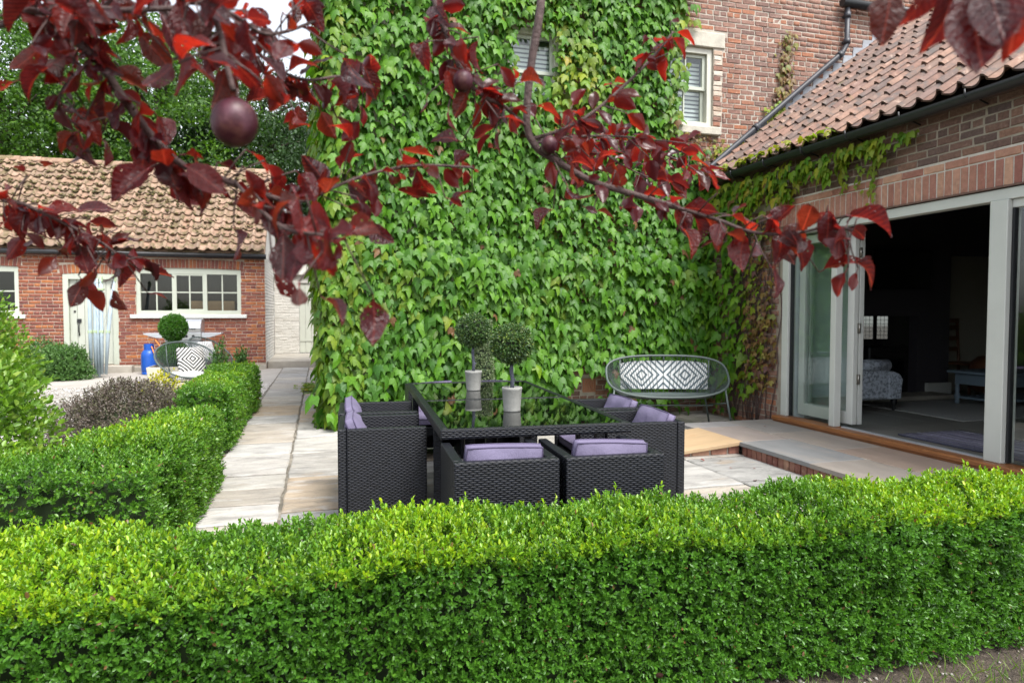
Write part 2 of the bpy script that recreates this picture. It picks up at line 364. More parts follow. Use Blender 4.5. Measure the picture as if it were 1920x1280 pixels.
M['plum'] = mat('plum_skin', [(0.042, 0.006, 0.012)], 0.45, 0.3, 30, 0.1, 40, [((0.20, 0.09, 0.06), 25, 0.52, 0.7, 0.55), ((0.12, 0.05, 0.07), 60, 0.5, 0.65, 0.4)], spec=0.35)
# interior
M['room_wall'] = mat('plum_grey_wall', [(0.055, 0.05, 0.06)], 0.9, 0.05, 3)
M['room_light'] = mat('cream_wall', [(0.30, 0.285, 0.235)], 0.9, 0.05, 3)
M['room_pale'] = mat('pale_wall', [(0.76, 0.80, 0.82)], 0.8, 0.03, 3)
M['room_floor'] = mat('stone_floor', [(0.19, 0.18, 0.155), (0.155, 0.148, 0.13), (0.215, 0.20, 0.175)], 0.5, 0.15, 4)
M['velvet'] = mat('crushed_velvet', [(0.56, 0.60, 0.68)], 0.5, 0.1, 20, 0.8, 35, [((0.14, 0.16, 0.20), 28, 0.48, 0.58, 0.85)])
M['blueprint'] = mat('grey_blue_paint', [(0.16, 0.21, 0.26)], 0.5, 0.05)
M['rug'] = mat('grey_rug', [(0.33, 0.32, 0.30)], 1.0, 0.25, 60, 0.8, 90)
M['ragrug'] = mat('rag_rug', [(0.10, 0.09, 0.14), (0.35, 0.33, 0.38), (0.05, 0.05, 0.08), (0.22, 0.2, 0.28)], 1.0, 0.3, 40, 0.8, 90)
M['brownwood'] = mat('brown_wood', [(0.12, 0.045, 0.02)], 0.5, 0.2, 6, stretch=(1, 1, 6))
M['screen'] = mat('tv_screen', [(0.004, 0.004, 0.005)], 0.15, 0)
M['redfall'] = mat('fallen_leaf', [(0.20, 0.03, 0.02), (0.12, 0.03, 0.02), (0.06, 0.02, 0.015)], 0.7, 0.2)

# ------------------------------------------------------------------ geometry helpers
def link(name, me, material=None, parent=None):
    o = bpy.data.objects.new(name, me)
    COL.objects.link(o)
    if me is not None and material is not None and not me.materials:
        me.materials.append(material)
    if parent is not None:
        o.parent = parent
    return o

def tag(o, label=None, cat=None, group=None, kind=None):
    if label: o['label'] = label
    if cat: o['category'] = cat
    if group: o['group'] = group
    if kind: o['kind'] = kind
    return o

def thing(name, label, cat, loc=(0, 0, 0), rz=0.0, group=None, kind=None):
    o = bpy.data.objects.new(name, None)
    COL.objects.link(o)
    o.location = loc; o.rotation_euler = (0, 0, rz)
    o.empty_display_size = 0.1
    return tag(o, label, cat, group, kind)

class MB:
    def __init__(s):
        s.v = []; s.f = []; s.uv = []; s.sm = []
    def face(s, idx, uv=None, smooth=False):
        s.f.append(tuple(idx)); s.uv.append(uv); s.sm.append(smooth)
    def box(s, x0, x1, y0, y1, z0, z1, X=None):
        b = len(s.v)
        P = [(x, y, z) for z in (z0, z1) for y in (y0, y1) for x in (x0, x1)]
        if X is not None:
            P2 = [tuple(X @ Vector(p)) for p in P]
        else:
            P2 = P
        s.v += P2
        for q, ax in (((0, 2, 3, 1), (0, 1)), ((4, 5, 7, 6), (0, 1)), ((0, 1, 5, 4), (0, 2)), ((2, 6, 7, 3), (0, 2)), ((0, 4, 6, 2), (1, 2)), ((1, 3, 7, 5), (1, 2))):
            s.face([b + i for i in q], [(P[i][ax[0]], P[i][ax[1]]) for i in q])
        return s
    def rbox(s, x0, x1, y0, y1, z0, z1, r=0.01, X=None):
        """box with chamfered edges on every side"""
        b = len(s.v)
        P = []
        r = min(r, (x1 - x0) / 2.1, (y1 - y0) / 2.1, (z1 - z0) / 2.1)
        ids = {}
        for ix, x in enumerate((x0, x1)):
            for iy, y in enumerate((y0, y1)):
                for iz, z in enumerate((z0, z1)):
                    sx, sy, sz = (1 if ix == 0 else -1), (1 if iy == 0 else -1), (1 if iz == 0 else -1)
                    for a, p in enumerate(((x, y + sy * r, z + sz * r), (x + sx * r, y, z + sz * r), (x + sx * r, y + sy * r, z))):
                        ids[(ix, iy, iz, a)] = len(P); P.append(p)
        s.v += [tuple(X @ Vector(p)) if X is not None else p for p in P]
        c = Vector(((x0 + x1) / 2, (y0 + y1) / 2, (z0 + z1) / 2))
        def fc(keys):
            q = [ids[k] for k in keys]
            pts = [Vector(P[i]) for i in q]
            n = (pts[1] - pts[0]).cross(pts[2] - pts[0])
            m = sum(pts, Vector()) / len(pts) - c
            if n.dot(m) < 0: q = q[::-1]
            d = max(range(3), key=lambda k: abs(n[k]))
            ax = [k for k in range(3) if k != d]
            s.face([b + i for i in q], [(P[i][ax[0]], P[i][ax[1]]) for i in q])
        for i in (0, 1):
            fc([(i, 0, 0, 0), (i, 1, 0, 0), (i, 1, 1, 0), (i, 0, 1, 0)])
            fc([(0, i, 0, 1), (1, i, 0, 1), (1, i, 1, 1), (0, i, 1, 1)])
            fc([(0, 0, i, 2), (1, 0, i, 2), (1, 1, i, 2), (0, 1, i, 2)])
            for j in (0, 1):
                fc([(i, j, 0, 0), (i, j, 1, 0), (i, j, 1, 1), (i, j, 0, 1)])
                fc([(i, 0, j, 0), (i, 1, j, 0), (i, 1, j, 2), (i, 0, j, 2)])
                fc([(0, i, j, 1), (1, i, j, 1), (1, i, j, 2), (0, i, j, 2)])
                for k in (0, 1):
                    fc([(i, j, k, 0), (i, j, k, 1), (i, j, k, 2)])
        return s
    def tube(s, pts, r, n=8, closed=False, cap=True):
        pts = [Vector(p) for p in pts]
        m = len(pts)
        rs = r if hasattr(r, '__len__') else [r] * m
        b = len(s.v)
        prev = None
        L = 0
        for i, p in enumerate(pts):
            if closed: t = pts[(i + 1) % m] - pts[i - 1]
            else: t = pts[min(i + 1, m - 1)] - pts[max(i - 1, 0)]
            t.normalize()
            if prev is None:
                a = Vector((0, 0, 1)) if abs(t.z) < 0.9 else Vector((1, 0, 0))
                u = t.cross(a).normalized()
            else:
                u = (prev - t * prev.dot(t))
                u = u.normalized() if u.length > 1e-6 else t.orthogonal().normalized()
            prev = u
            w = t.cross(u)
            for k in range(n):
                a = 2 * math.pi * k / n
                s.v.append(tuple(p + (u * math.cos(a) + w * math.sin(a)) * rs[i]))
        for i in range(m if closed else m - 1):
            j = (i + 1) % m
            for k in range(n):
                k2 = (k + 1) % n
                s.face((b + i * n + k, b + i * n + k2, b + j * n + k2, b + j * n + k), None, True)
        if cap and not closed:
            s.face([b + k for k in range(n)][::-1]); s.face([b + (m - 1) * n + k for k in range(n)])
        return s
    def lathe(s, prof, n=20, c=(0, 0, 0), cap=True):
        b = len(s.v)
        for (r, z) in prof:
            for k in range(n):
                a = 2 * math.pi * k / n
                s.v.append((c[0] + r * math.cos(a), c[1] + r * math.sin(a), c[2] + z))
        for i in range(len(prof) - 1):
            for k in range(n):
                k2 = (k + 1) % n
                s.face((b + i * n + k, b + i * n + k2, b + (i + 1) * n + k2, b + (i + 1) * n + k), None, True)
        if cap:
            s.face([b + k for k in range(n)][::-1]); s.face([b + (len(prof) - 1) * n + k for k in range(n)])
        return s
    def prism(s, poly, lo, hi, axis=1):
        """extrude polygon (2d) along axis; poly coordinates fill the other two axes in order"""
        b = len(s.v); n = len(poly)
        def mk(p, h):
            q = list(p); q.insert(axis, h); return tuple(q)
        s.v += [mk(p, lo) for p in poly] + [mk(p, hi) for p in poly]
        s.face(list(range(b, b + n)), list(poly)); s.face(list(range(b + 2 * n - 1, b + n - 1, -1)), list(poly)[::-1])
        L = 0
        for i in range(n):
            j = (i + 1) % n
            l2 = L + math.dist(poly[i], poly[j])
            s.face((b + i, b + n + i, b + n + j, b + j), [(L, lo), (L, hi), (l2, hi), (l2, lo)]); L = l2
        return s
    def grid(s, fn, nu, nv, smooth=True, uvs=(1, 1), thick=0.0):
        b = len(s.v)
        for j in range(nv + 1):
            for i in range(nu + 1):
                s.v.append(tuple(fn(i / nu, j / nv)))
        for j in range(nv):
            for i in range(nu):
                q = (b + j * (nu + 1) + i, b + j * (nu + 1) + i + 1, b + (j + 1) * (nu + 1) + i + 1, b + (j + 1) * (nu + 1) + i)
                s.face(q, [(uvs[0] * x / nu, uvs[1] * y / nv) for x, y in ((i, j), (i + 1, j), (i + 1, j + 1), (i, j + 1))], smooth)
        return s
    def mesh(s, name='mesh', fix=False):
        me = bpy.data.meshes.new(name)
        me.from_pydata(s.v, [], s.f)
        uvl = me.uv_layers.new(name='UVMap')
        k = 0
        data = np.zeros(len(me.loops) * 2, dtype=np.float32)
        for f, uv in zip(s.f, s.uv):
            for i in range(len(f)):
                if uv is not None:
                    data[2 * k] = uv[i][0]; data[2 * k + 1] = uv[i][1]
                k += 1
        uvl.data.foreach_set('uv', data)
        me.polygons.foreach_set('use_smooth', s.sm)
        me.update()
        if fix:
            import bmesh
            bm = bmesh.new(); bm.from_mesh(me)
            bmesh.ops.recalc_face_normals(bm, faces=bm.faces); bm.to_mesh(me); bm.free()
        return me
    def build(s, name, material, parent=None, fix=False, bevel=0.0):
        o = link(name, s.mesh(name, fix), material, parent)
        if bevel:
            md = o.modifiers.new('bevel', 'BEVEL'); md.width = bevel; md.segments = 2; md.limit_method = 'ANGLE'
        return o

def merge(tv, tf, mats, locs, rnd, young=None, name='leaves', smooth=False):
    """one mesh out of N transformed copies of a template (tv verts, tf faces)"""
    tv = np.asarray(tv, float); N = len(locs); nv = len(tv)
    V = np.einsum('nij,vj->nvi', mats, tv) + np.asarray(locs)[:, None, :]
    sizes = np.array([len(f) for f in tf]); flat = np.concatenate([np.asarray(f) for f in tf])
    me = bpy.data.meshes.new(name)
    me.vertices.add(N * nv); me.vertices.foreach_set('co', V.astype(np.float32).ravel())
    loops = (flat[None, :] + (np.arange(N) * nv)[:, None]).ravel()
    me.loops.add(len(loops)); me.loops.foreach_set('vertex_index', loops.astype(np.int32))
    tot = np.tile(sizes, N)
    st = np.concatenate([[0], np.cumsum(tot)[:-1]])
    me.polygons.add(len(tot)); me.polygons.foreach_set('loop_start', st.astype(np.int32))
    try: me.polygons.foreach_set('loop_total', tot.astype(np.int32))
    except Exception: pass
    a = me.attributes.new('rnd', 'FLOAT', 'POINT'); a.data.foreach_set('value', np.repeat(rnd, nv).astype(np.float32))
    if young is not None:
        a = me.attributes.new('young', 'FLOAT', 'POINT'); a.data.foreach_set('value', np.repeat(young, nv).astype(np.float32))
    me.update(calc_edges=True)
    if smooth: me.polygons.foreach_set('use_smooth', np.ones(len(tot), bool))
    return me

def norm(a):
    return a / np.maximum(np.linalg.norm(a, axis=-1, keepdims=True), 1e-9)

def frames(fwd, nrm, scale):
    """columns: x = side, y = along the leaf, z = leaf normal"""
    y = norm(fwd); x = norm(np.cross(y, nrm)); z = np.cross(x, y)
    return np.stack([x, y, z], axis=-1) * np.asarray(scale)[:, None, None]

def rough_noise(p, s, seed=0):
    p = np.asarray(p) * s + seed * 13.7
    return (np.sin(p[:, 0] * 1.7 + 1.3 * np.sin(p[:, 1] * 1.1) + seed) + np.sin(p[:, 1] * 2.1 + 1.7 * np.sin(p[:, 2] * 1.3)) + np.sin(p[:, 2] * 1.9 + 1.1 * np.sin(p[:, 0] * 2.3))) / 3

# leaf templates: y along the leaf, z normal
LEAF2 = ([(0, 0, 0), (-0.27, 0.45, 0.07), (0, 1, -0.04), (0.27, 0.45, 0.07)], [(0, 3, 2), (0, 2, 1)])
LEAF4 = ([(0, 0, 0), (-0.26, 0.35, 0.09), (-0.2, 0.75, 0.07), (0, 1, -0.06), (0.2, 0.75, 0.07), (0.26, 0.35, 0.09), (0, 0.5, 0.0)],
         [(0, 6, 1), (1, 6, 2), (2, 6, 3), (3, 6, 4), (4, 6, 5), (5, 6, 0)])
OVAL = ([(0, 0, 0), (-0.23, 0.3, 0.09), (-0.2, 0.74, 0.07), (0, 1, -0.05), (0.2, 0.74, 0.07), (0.23, 0.3, 0.09)], [(0, 5, 4, 3), (0, 3, 2, 1)])
IVY = ([(0, 0, 0.0), (-0.2, -0.12, -0.04), (-0.40, 0.04, -0.10), (-0.47, 0.44, -0.22), (-0.25, 0.42, -0.06), (-0.17, 0.70, -0.09), (0, 1.06, -0.24),
        (0.17, 0.70, -0.09), (0.25, 0.42, -0.06), (0.47, 0.44, -0.22), (0.40, 0.04, -0.10), (0.2, -0.12, -0.04), (0, 0.42, 0.03)],
       [(0, 12, 1), (1, 12, 2), (2, 12, 3), (3, 12, 4), (4, 12, 5), (5, 12, 6), (6, 12, 7), (7, 12, 8), (8, 12, 9), (9, 12, 10), (10, 12, 11), (11, 12, 0)])

def sprigs(pos, dirs, n_leaf, length, leaf, jit, seed, young=None, tpl=LEAF2):
    """leaf pairs along short shoots: pos (N,3), dirs (N,3)"""
    g = np.random.default_rng(seed)
    N = len(pos)
    d = norm(dirs)
    a = norm(np.cross(d, norm(g.normal(size=(N, 3)))))
    b = np.cross(d, a)
    t = (np.arange(n_leaf) + 0.5) / n_leaf
    ang = np.arange(n_leaf) * (math.pi * 0.75) + 0.0
    P = pos[:, None, :] + d[:, None, :] * (t[None, :, None] * length) + g.normal(scale=jit, size=(N, n_leaf, 3))
    rad = a[:, None, :] * np.cos(ang)[None, :, None] + b[:, None, :] * np.sin(ang)[None, :, None]
    open_ = (1.15 - 0.85 * t)[None, :, None]
    fw = norm(d[:, None, :] * (0.55 + 0.5 * t[None, :, None]) + rad * open_ + g.normal(scale=0.18, size=(N, n_leaf, 3)))
    nr = norm(d[:, None, :] - rad * 0.4 + g.normal(scale=0.15, size=(N, n_leaf, 3)))
    sc = leaf * g.uniform(0.7, 1.25, size=(N, n_leaf))
    P = P.reshape(-1, 3); fw = fw.reshape(-1, 3); nr = nr.reshape(-1, 3); sc = sc.ravel()
    rnd = (np.repeat(g.random(N), n_leaf) * 0.7 + g.random(N * n_leaf) * 0.3)
    yg = None
    if young is not None:
        yg = np.clip(np.repeat(young, n_leaf) * np.tile(0.35 + 0.75 * t, N), 0, 1)
    return merge(tpl[0], tpl[1], frames(fw, nr, sc), P, rnd, yg)

def brick_tpl(L, D, Hh, c=0.005, j=0.0, seed=0):
    """brick centred at the origin, face toward -y, chamfered front edges"""
    g = random.Random(seed)
    f = lambda a: a + g.uniform(-j, j)
    x, z = L / 2, Hh / 2
    v = [(-x, D, -z), (x, D, -z), (x, D, z), (-x, D, z)]
    v += [(f(-x), c, f(-z)), (f(x), c, f(-z)), (f(x), c, f(z)), (f(-x), c, f(z))]
    v += [(f(-x + c), f(0), f(-z + c)), (f(x - c), f(0), f(-z + c)), (f(x - c), f(0), f(z - c)), (f(-x + c), f(0), f(z - c))]
    F = [(8, 9, 10, 11)]
    for i in range(4):
        k = (i + 1) % 4
        F += [(4 + i, 4 + k, 8 + k, 8 + i), (i, k, 4 + k, 4 + i)]
    return v, F

def tpl_mesh(v, f, name):
    me = bpy.data.meshes.new(name); me.from_pydata(v, [], f); me.update(); return me

def lay_bricks(parent, material, rects, X, keep=None, L=0.225, Hh=0.065, jt=0.01, D=0.06, seed=1, near=300, pxkey=None, bond='english', proud=0.006, name='brick', skip=None, holes=()):
    """rects: list of (u0,u1,w0,w1) wall areas; X: Matrix wall(u,-out,w)->world (parent at origin). skip(u0,u1,w)->True leaves the brick out."""
    g = random.Random(seed)
    hs = Hh
    items = []
    for (u0, u1, w0, w1) in rects:
        n = int(round((w1 - w0) / (hs + jt)))
        for r in range(n):
            w = w0 + (r + 0.5) * (hs + jt)
            head = (bond == 'english' and r % 4 == 3)
            bl = (L - jt) / 2 if head else L
            u = u0 - (g.random() * 0.03) - (bl * 0.5 if (r % 2 and not head) else (bl * 0.25 if head else 0))
            while u < u1 - 0.02:
                a, b = max(u, u0), min(u + bl, u1)
                u += bl + jt
                if b - a < 0.03: continue
                if skip and skip(a, b, w): continue
                segs = [(a, b)]
                for (h0, h1, v0, v1) in holes:
                    if v0 < w < v1:
                        segs = [q for (p0, p1) in segs for q in ((p0, min(p1, h0)), (max(p0, h1), p1)) if q[1] > q[0]]
                for (p0, p1) in segs:
                    if p1 - p0 > 0.028: items.append((p0, p1, w, g.uniform(-0.003, 0.004)))
    tm = [brick_tpl(1, D, Hh, 0.006, 0.0035, k) for k in range(6)]
    def fix(tp, ln):
        return [((x * ln if abs(abs(x) - 0.5) < 0.02 else x), y, z) for x, y, z in tp]
    cent = [X @ Vector(((a + b) / 2, -proud, w)) for a, b, w, _ in items]
    order = sorted(range(len(items)), key=lambda i: (pxkey(cent[i]) if pxkey else cent[i].length))
    first = set(order[:near])
    X3 = X.to_3x3()
    cache = {}
    meshes = {}
    rest = []
    for i, (a, b, w, dz) in enumerate(items):
        if i in first:
            ln = round((b - a) / 0.02) * 0.02
            k = (ln, i % 3)
            if k not in meshes:
                v, f = brick_tpl(b - a, D, Hh, 0.006, 0.0035, hash(k) % 97)
                me = tpl_mesh(v, f, name); me.materials.append(material); meshes[k] = me
            o = link(name, meshes[k], None, parent)
            m = X @ Matrix.Translation(((a + b) / 2, -proud + dz, w))
            o.matrix_local = m
            o.scale.x *= (b - a - 0.0005) / max(ln, 0.02) if ln > 0.02 else 1
        else:
            rest.append((a, b, w, dz))
    if rest:
        tv, tf = brick_tpl(1, D, Hh, 0.006, 0.003, 5)
        tv = np.array(tv)
        N = len(rest)
        xm = np.array(X3)
        mats = np.zeros((N, 3, 3)); locs = np.zeros((N, 3))
        for q, (a, b, w, dz) in enumerate(rest):
            mats[q] = xm @ np.diag([b - a, 1, 1]); locs[q] = X @ Vector(((a + b) / 2, -proud + dz, w))
        me = merge(tv, tf, mats, locs, np.random.default_rng(seed).random(N), name='bricks')
        o = link('bricks', me, material, parent); o['kind'] = 'stuff'

def wallX(origin, udir, out):
    """matrix taking (u, -out distance, height) to the world: y axis points INTO the wall"""
    u = Vector(udir).normalized(); n = -Vector(out).normalized(); z = Vector((0, 0, 1))
    m = Matrix((( u.x, n.x, z.x, origin[0]), (u.y, n.y, z.y, origin[1]), (u.z, n.z, z.z, origin[2]), (0, 0, 0, 1)))
    return m

CAMP = Vector((0, 0, CAM_H))
_fw = Vector((math.sin(YAW) * math.cos(PITCH), math.cos(YAW) * math.cos(PITCH), -math.sin(PITCH)))
_rt = Vector((math.cos(YAW), -math.sin(YAW), 0)); _up = _rt.cross(_fw)
def project(p):
    v = Vector(p) - CAMP; d = v.dot(_fw)
    return (960 + 1280 * v.dot(_rt) / d, 640 - 1280 * v.dot(_up) / d, d) if d > 0.01 else (-1e5, -1e5, -1)
def seen_key(p):
    x, y, d = project(p)
    return d + (0 if (-20 < x < 1940 and -20 < y < 1300) else 1000)
def along(px, py, depth):
    """a point of the place seen in this direction, given its own distance"""
    return CAMP + (_fw + _rt * ((px - 960) / 1280) - _up * ((py - 640) / 1280)) * depth

# ================================================================== THE SETTING
HY = 8.2            # garden front of the tall house
XF = 5.0            # front of the extension
OY = 17.4           # front of the outhouse
TZ = 0.12           # terrace height

b = MB(); b.box(-160, 160, -60, 260, -0.6, -0.075)
tag(b.build('ground', M['soil']), 'bare brown soil ground around the paving', 'ground', kind='structure')

# --- york stone paving: path and patio
patio = thing('patio', 'weathered york stone paving of the path and dining area', 'paving', kind='structure')
b = MB(); b.box(-0.9, 0.3, 2.75, 17.55, -0.07, -0.016); b.box(0.3, 4.98, 2.75, 8.2, -0.07, -0.016)
b.build('bedding', M['mortar_floor'], patio)
def slab_mesh(w, l, t, g, c=0.012):
    """irregular flag: rough outline, rounded top edge"""
    n = 5
    pts = []
    for i in range(n): pts.append((-w / 2 + w * i / n, -l / 2))
    for i in range(n): pts.append((w / 2, -l / 2 + l * i / n))
    for i in range(n): pts.append((w / 2 - w * i / n, l / 2))
    for i in range(n): pts.append((-w / 2, l / 2 - l * i / n))
    o = [(x + g.uniform(-1, 1) * 0.008, y + g.uniform(-1, 1) * 0.008) for x, y in pts]
    inn = [(x * (1 - 2 * c / w), y * (1 - 2 * c / l)) for x, y in o]
    v = [(x, y, -t) for x, y in o] + [(x, y, -c * 0.55) for x, y in o] + [(x, y, 0) for x, y in inn] + [(0, 0, 0)]
    k = len(o)
    F = []
    for i in range(k):
        j = (i + 1) % k
        F += [(i, j, k + j, k + i), (k + i, k + j, 2 * k + j, 2 * k + i), (2 * k + i, 2 * k + j, 3 * k)]
    return tpl_mesh(v, F, 'paving_slab')
g = random.Random(11)
cols = [(-0.88, -0.28), (-0.27, 0.36), (0.37, 1.12), (1.13, 1.82), (1.83, 2.55), (2.56, 3.18), (3.19, 3.82)]
for ci, (xa, xb) in enumerate(cols):
    y = 2.8 - g.random() * 0.3
    yend = 17.5 if ci < 2 else 8.15
    while y < yend - 0.15:
        l = g.choice([0.45, 0.55, 0.62, 0.75, 0.85, 1.0])
        if y + l > yend - 0.2: l = yend - y
        jt = g.choice([0.02, 0.026, 0.034])
        xe = xb
        if ci == 1 and y > 8.2: xe = 0.2
        me = slab_mesh(xe - xa - jt * 0.5, l - jt, 0.05, g); me.materials.append(M['slab'])
        o = link('paving_slab', me, None, patio)
        o.location = ((xa + xe) / 2, y + l / 2, g.uniform(-0.004, 0.004)); o.rotation_euler = (g.uniform(-.004, .004), g.uniform(-.004, .004), g.uniform(-.006, .006))
        y += l
# darker flags behind the terrace under the bench
for k, (xa, xb, ya, yb) in enumerate([(3.83, 4.5, 6.75, 7.45), (3.83, 4.4, 7.46, 8.15), (4.51, 4.97, 6.75, 7.3), (4.41, 4.97, 7.46, 8.15)]):
    me = slab_mesh(xb - xa - 0.015, yb - ya - 0.015, 0.05, g); me.materials.append(M['concrete'])
    o = link('paving_slab', me, None, patio); o.location = ((xa + xb) / 2, (ya + yb) / 2, -0.002)

# --- raised terrace in front of the folding doors
terr = thing('terrace', 'low raised terrace of coloured sandstone flags on a brick edge', 'terrace', kind='structure')
b = MB(); b.box(3.9, 4.99, 2.3, 6.70, -0.05, TZ - 0.045); b.build('hardcore', M['mortar'], terr)
b = MB(); b.box(3.83, 4.96, 2.3, 6.70, TZ - 0.044, TZ - 0.006); b.build('grout_bed', M['grout'], terr)
rows = [(3.80, 4.36, [2.3, 3.05, 3.86, 4.62, 5.58, 6.38, 6.70]), (4.372, 4.955, [2.3, 3.4, 4.15, 5.02, 5.9, 6.70])]
ocol = [3, 0, 4, 1, 1, 0, 4, 2, 2, 4, 0]
ci = 0
for xa, xb, ys in rows:
    for ya, yb in zip(ys[:-1], ys[1:]):
        me = slab_mesh(xb - xa, yb - ya - 0.011, 0.038, g, 0.006); me.materials.append(M['sandstone'])
        at = me.attributes.new('rnd', 'FLOAT', 'POINT')
        o = link('paving_slab', me, None, terr); o.location = ((xa + xb) / 2, (ya + yb) / 2, TZ)
        ci += 1
# brick edge: bricks on end along the front and the end
for k, yy in enumerate(np.arange(2.35, 5.56, 0.0745)):
    me = bpy.data.meshes.get('edge_brick')
    if me is None or k % 9 == 0:
        v, f = brick_tpl(0.064, 0.06, 0.125, 0.006, 0.004, k); me = tpl_mesh(v, f, 'edge_brick'); me.materials.append(M['brick_new'])
    o = link('brick', me, None, terr)
    o.matrix_local = wallX((3.835 + g.uniform(-.003, .003), yy, 0.012), (0, 1, 0), (-1, 0, 0))
# ramp slab beside it with its wedge of bricks
ramp_ob = thing('ramp', 'yellow sandstone ramp slab leading up to the terrace', 'ramp')
b = MB(); b.prism([(2.95, -0.02), (3.82, -0.02), (3.82, TZ - 0.03), (2.95, 0.0)], 5.62, 6.33, axis=1); b.build('wedge', M['mortar'], ramp_ob)
b = MB()
b.v += [(2.9, 5.58, 0.035), (3.835, 5.57, TZ + 0.004), (3.835, 6.37, TZ + 0.004), (2.9, 6.38, 0.035), (2.9, 5.58, 0.0), (3.835, 5.57, TZ - 0.034), (3.835, 6.37, TZ - 0.034), (2.9, 6.38, 0.0)]
for q in ((0, 1, 2, 3), (7, 6, 5, 4), (0, 4, 5, 1), (1, 5, 6, 2), (2, 6, 7, 3), (3, 7, 4, 0)): b.face(q)
b.build('slab', M['ramp_slab'], ramp_ob, bevel=0.006)
for k, (xa, xb, h) in enumerate([(3.1, 3.3, 0.03), (3.31, 3.5, 0.05), (3.51, 3.69, 0.065), (3.70, 3.82, 0.075)]):
    v, f = brick_tpl(xb - xa - 0.012, 0.05, h, 0.005, 0.003, k); me = tpl_mesh(v, f, 'brick'); me.materials.append(M['brick_new'])
    o = link('brick', me, None, ramp_ob); o.matrix_local = wallX(((xa + xb) / 2, 5.605, h / 2), (1, 0, 0), (0, -1, 0))

# --- yard: pale concrete in front of the outhouse, gravel between
b = MB(); b.box(-14, -0.9, 13.9, 17.5, -0.07, -0.012)
tag(b.build('yard', M['yard']), 'pale concrete yard in front of the brick outhouse', 'yard', kind='structure')
b = MB(); b.box(-14, -0.9, 6.4, 13.9, -0.07, -0.03)
tag(b.build('gravel_bed', M['gravel_bed']), 'bed of pale gravel left of the path', 'gravel bed', kind='structure')
N = 9000
gr = np.random.default_rng(3)
gx = np.where(gr.random(N) < 0.3, gr.uniform(-1.45, -0.92, N), gr.uniform(-7.5, -1.2, N)); gy = gr.uniform(6.6, 13.95, N)
gy = np.where((gx > -1.5) & (gy < 10.2), gr.uniform(10.3, 14.0, N), gy)
th = np.stack([gr.normal(size=N) for _ in range(3)], 1)
ico = [(0, 0, 0.7), (0.9, 0, 0.1), (0.28, 0.85, 0), (-0.72, 0.53, 0.1), (-0.72, -0.53, 0), (0.28, -0.85, 0.1), (0, 0, -0.6)]
icf = [(0, 1, 2), (0, 2, 3), (0, 3, 4), (0, 4, 5), (0, 5, 1), (6, 2, 1), (6, 3, 2), (6, 4, 3), (6, 5, 4), (6, 1, 5)]
me = merge(ico, icf, frames(np.c_[gr.normal(size=(N, 2)), np.zeros(N)], np.c_[gr.normal(scale=.3, size=(N, 2)), np.ones(N)], gr.uniform(0.012, 0.028, N)), np.c_[gx, gy, np.full(N, -0.02)], gr.random(N))
o = link('gravel', me, M['stone']); tag(o, 'white gravel stones scattered beside the path and hedges', 'gravel', kind='stuff')
b = MB(); b.box(-9, -1.65, 3.0, 6.4, -0.07, -0.02)
tag(b.build('planting_bed', M['soil']), 'soil planting bed behind the low hedges', 'flower bed', kind='structure')

# ================================================================== TALL HOUSE
house = thing('house', 'tall old brick house with sash windows, covered by green creeper', 'house', (0, 0, 0))
W1 = (4.36, 5.10, 3.81, 4.86); W2 = (2.20, 2.94, 3.81, 4.86)
def wall_with_holes(name, x0, x1, z0, z1, ya, yb, holes, material, parent):
    b = MB()
    xs = sorted({x0, x1, *[h[0] for h in holes], *[h[1] for h in holes]}); zs = sorted({z0, z1, *[h[2] for h in holes], *[h[3] for h in holes]})
    for i in range(len(xs) - 1):
        for j in range(len(zs) - 1):
            cx, cz = (xs[i] + xs[i + 1]) / 2, (zs[j] + zs[j + 1]) / 2
            if not any(h[0] < cx < h[1] and h[2] < cz < h[3] for h in holes):
                b.box(xs[i], xs[i + 1], ya, yb, zs[j], zs[j + 1])
    return b.build(name, material, parent)
hw = wall_with_holes('wall', 0.25, 11.5, -0.05, 8.0, HY, HY + 0.3, [W1, W2], M['mortar'], house)
b = MB(); b.box(0.25, 0.55, HY + 0.301, 14.5, -0.05, 8.0); b.build('side_wall', M['brick_house'], house)
b = MB(); b.box(0.56, 11.4, 14.2, 14.5, -0.05, 8.0); b.build('rear_wall', M['brick_house'], house)
b = MB(); b.box(0.1, 11.6, HY - 0.15, 14.6, 8.001, 8.2); b.build('roof', M['tile'], house)
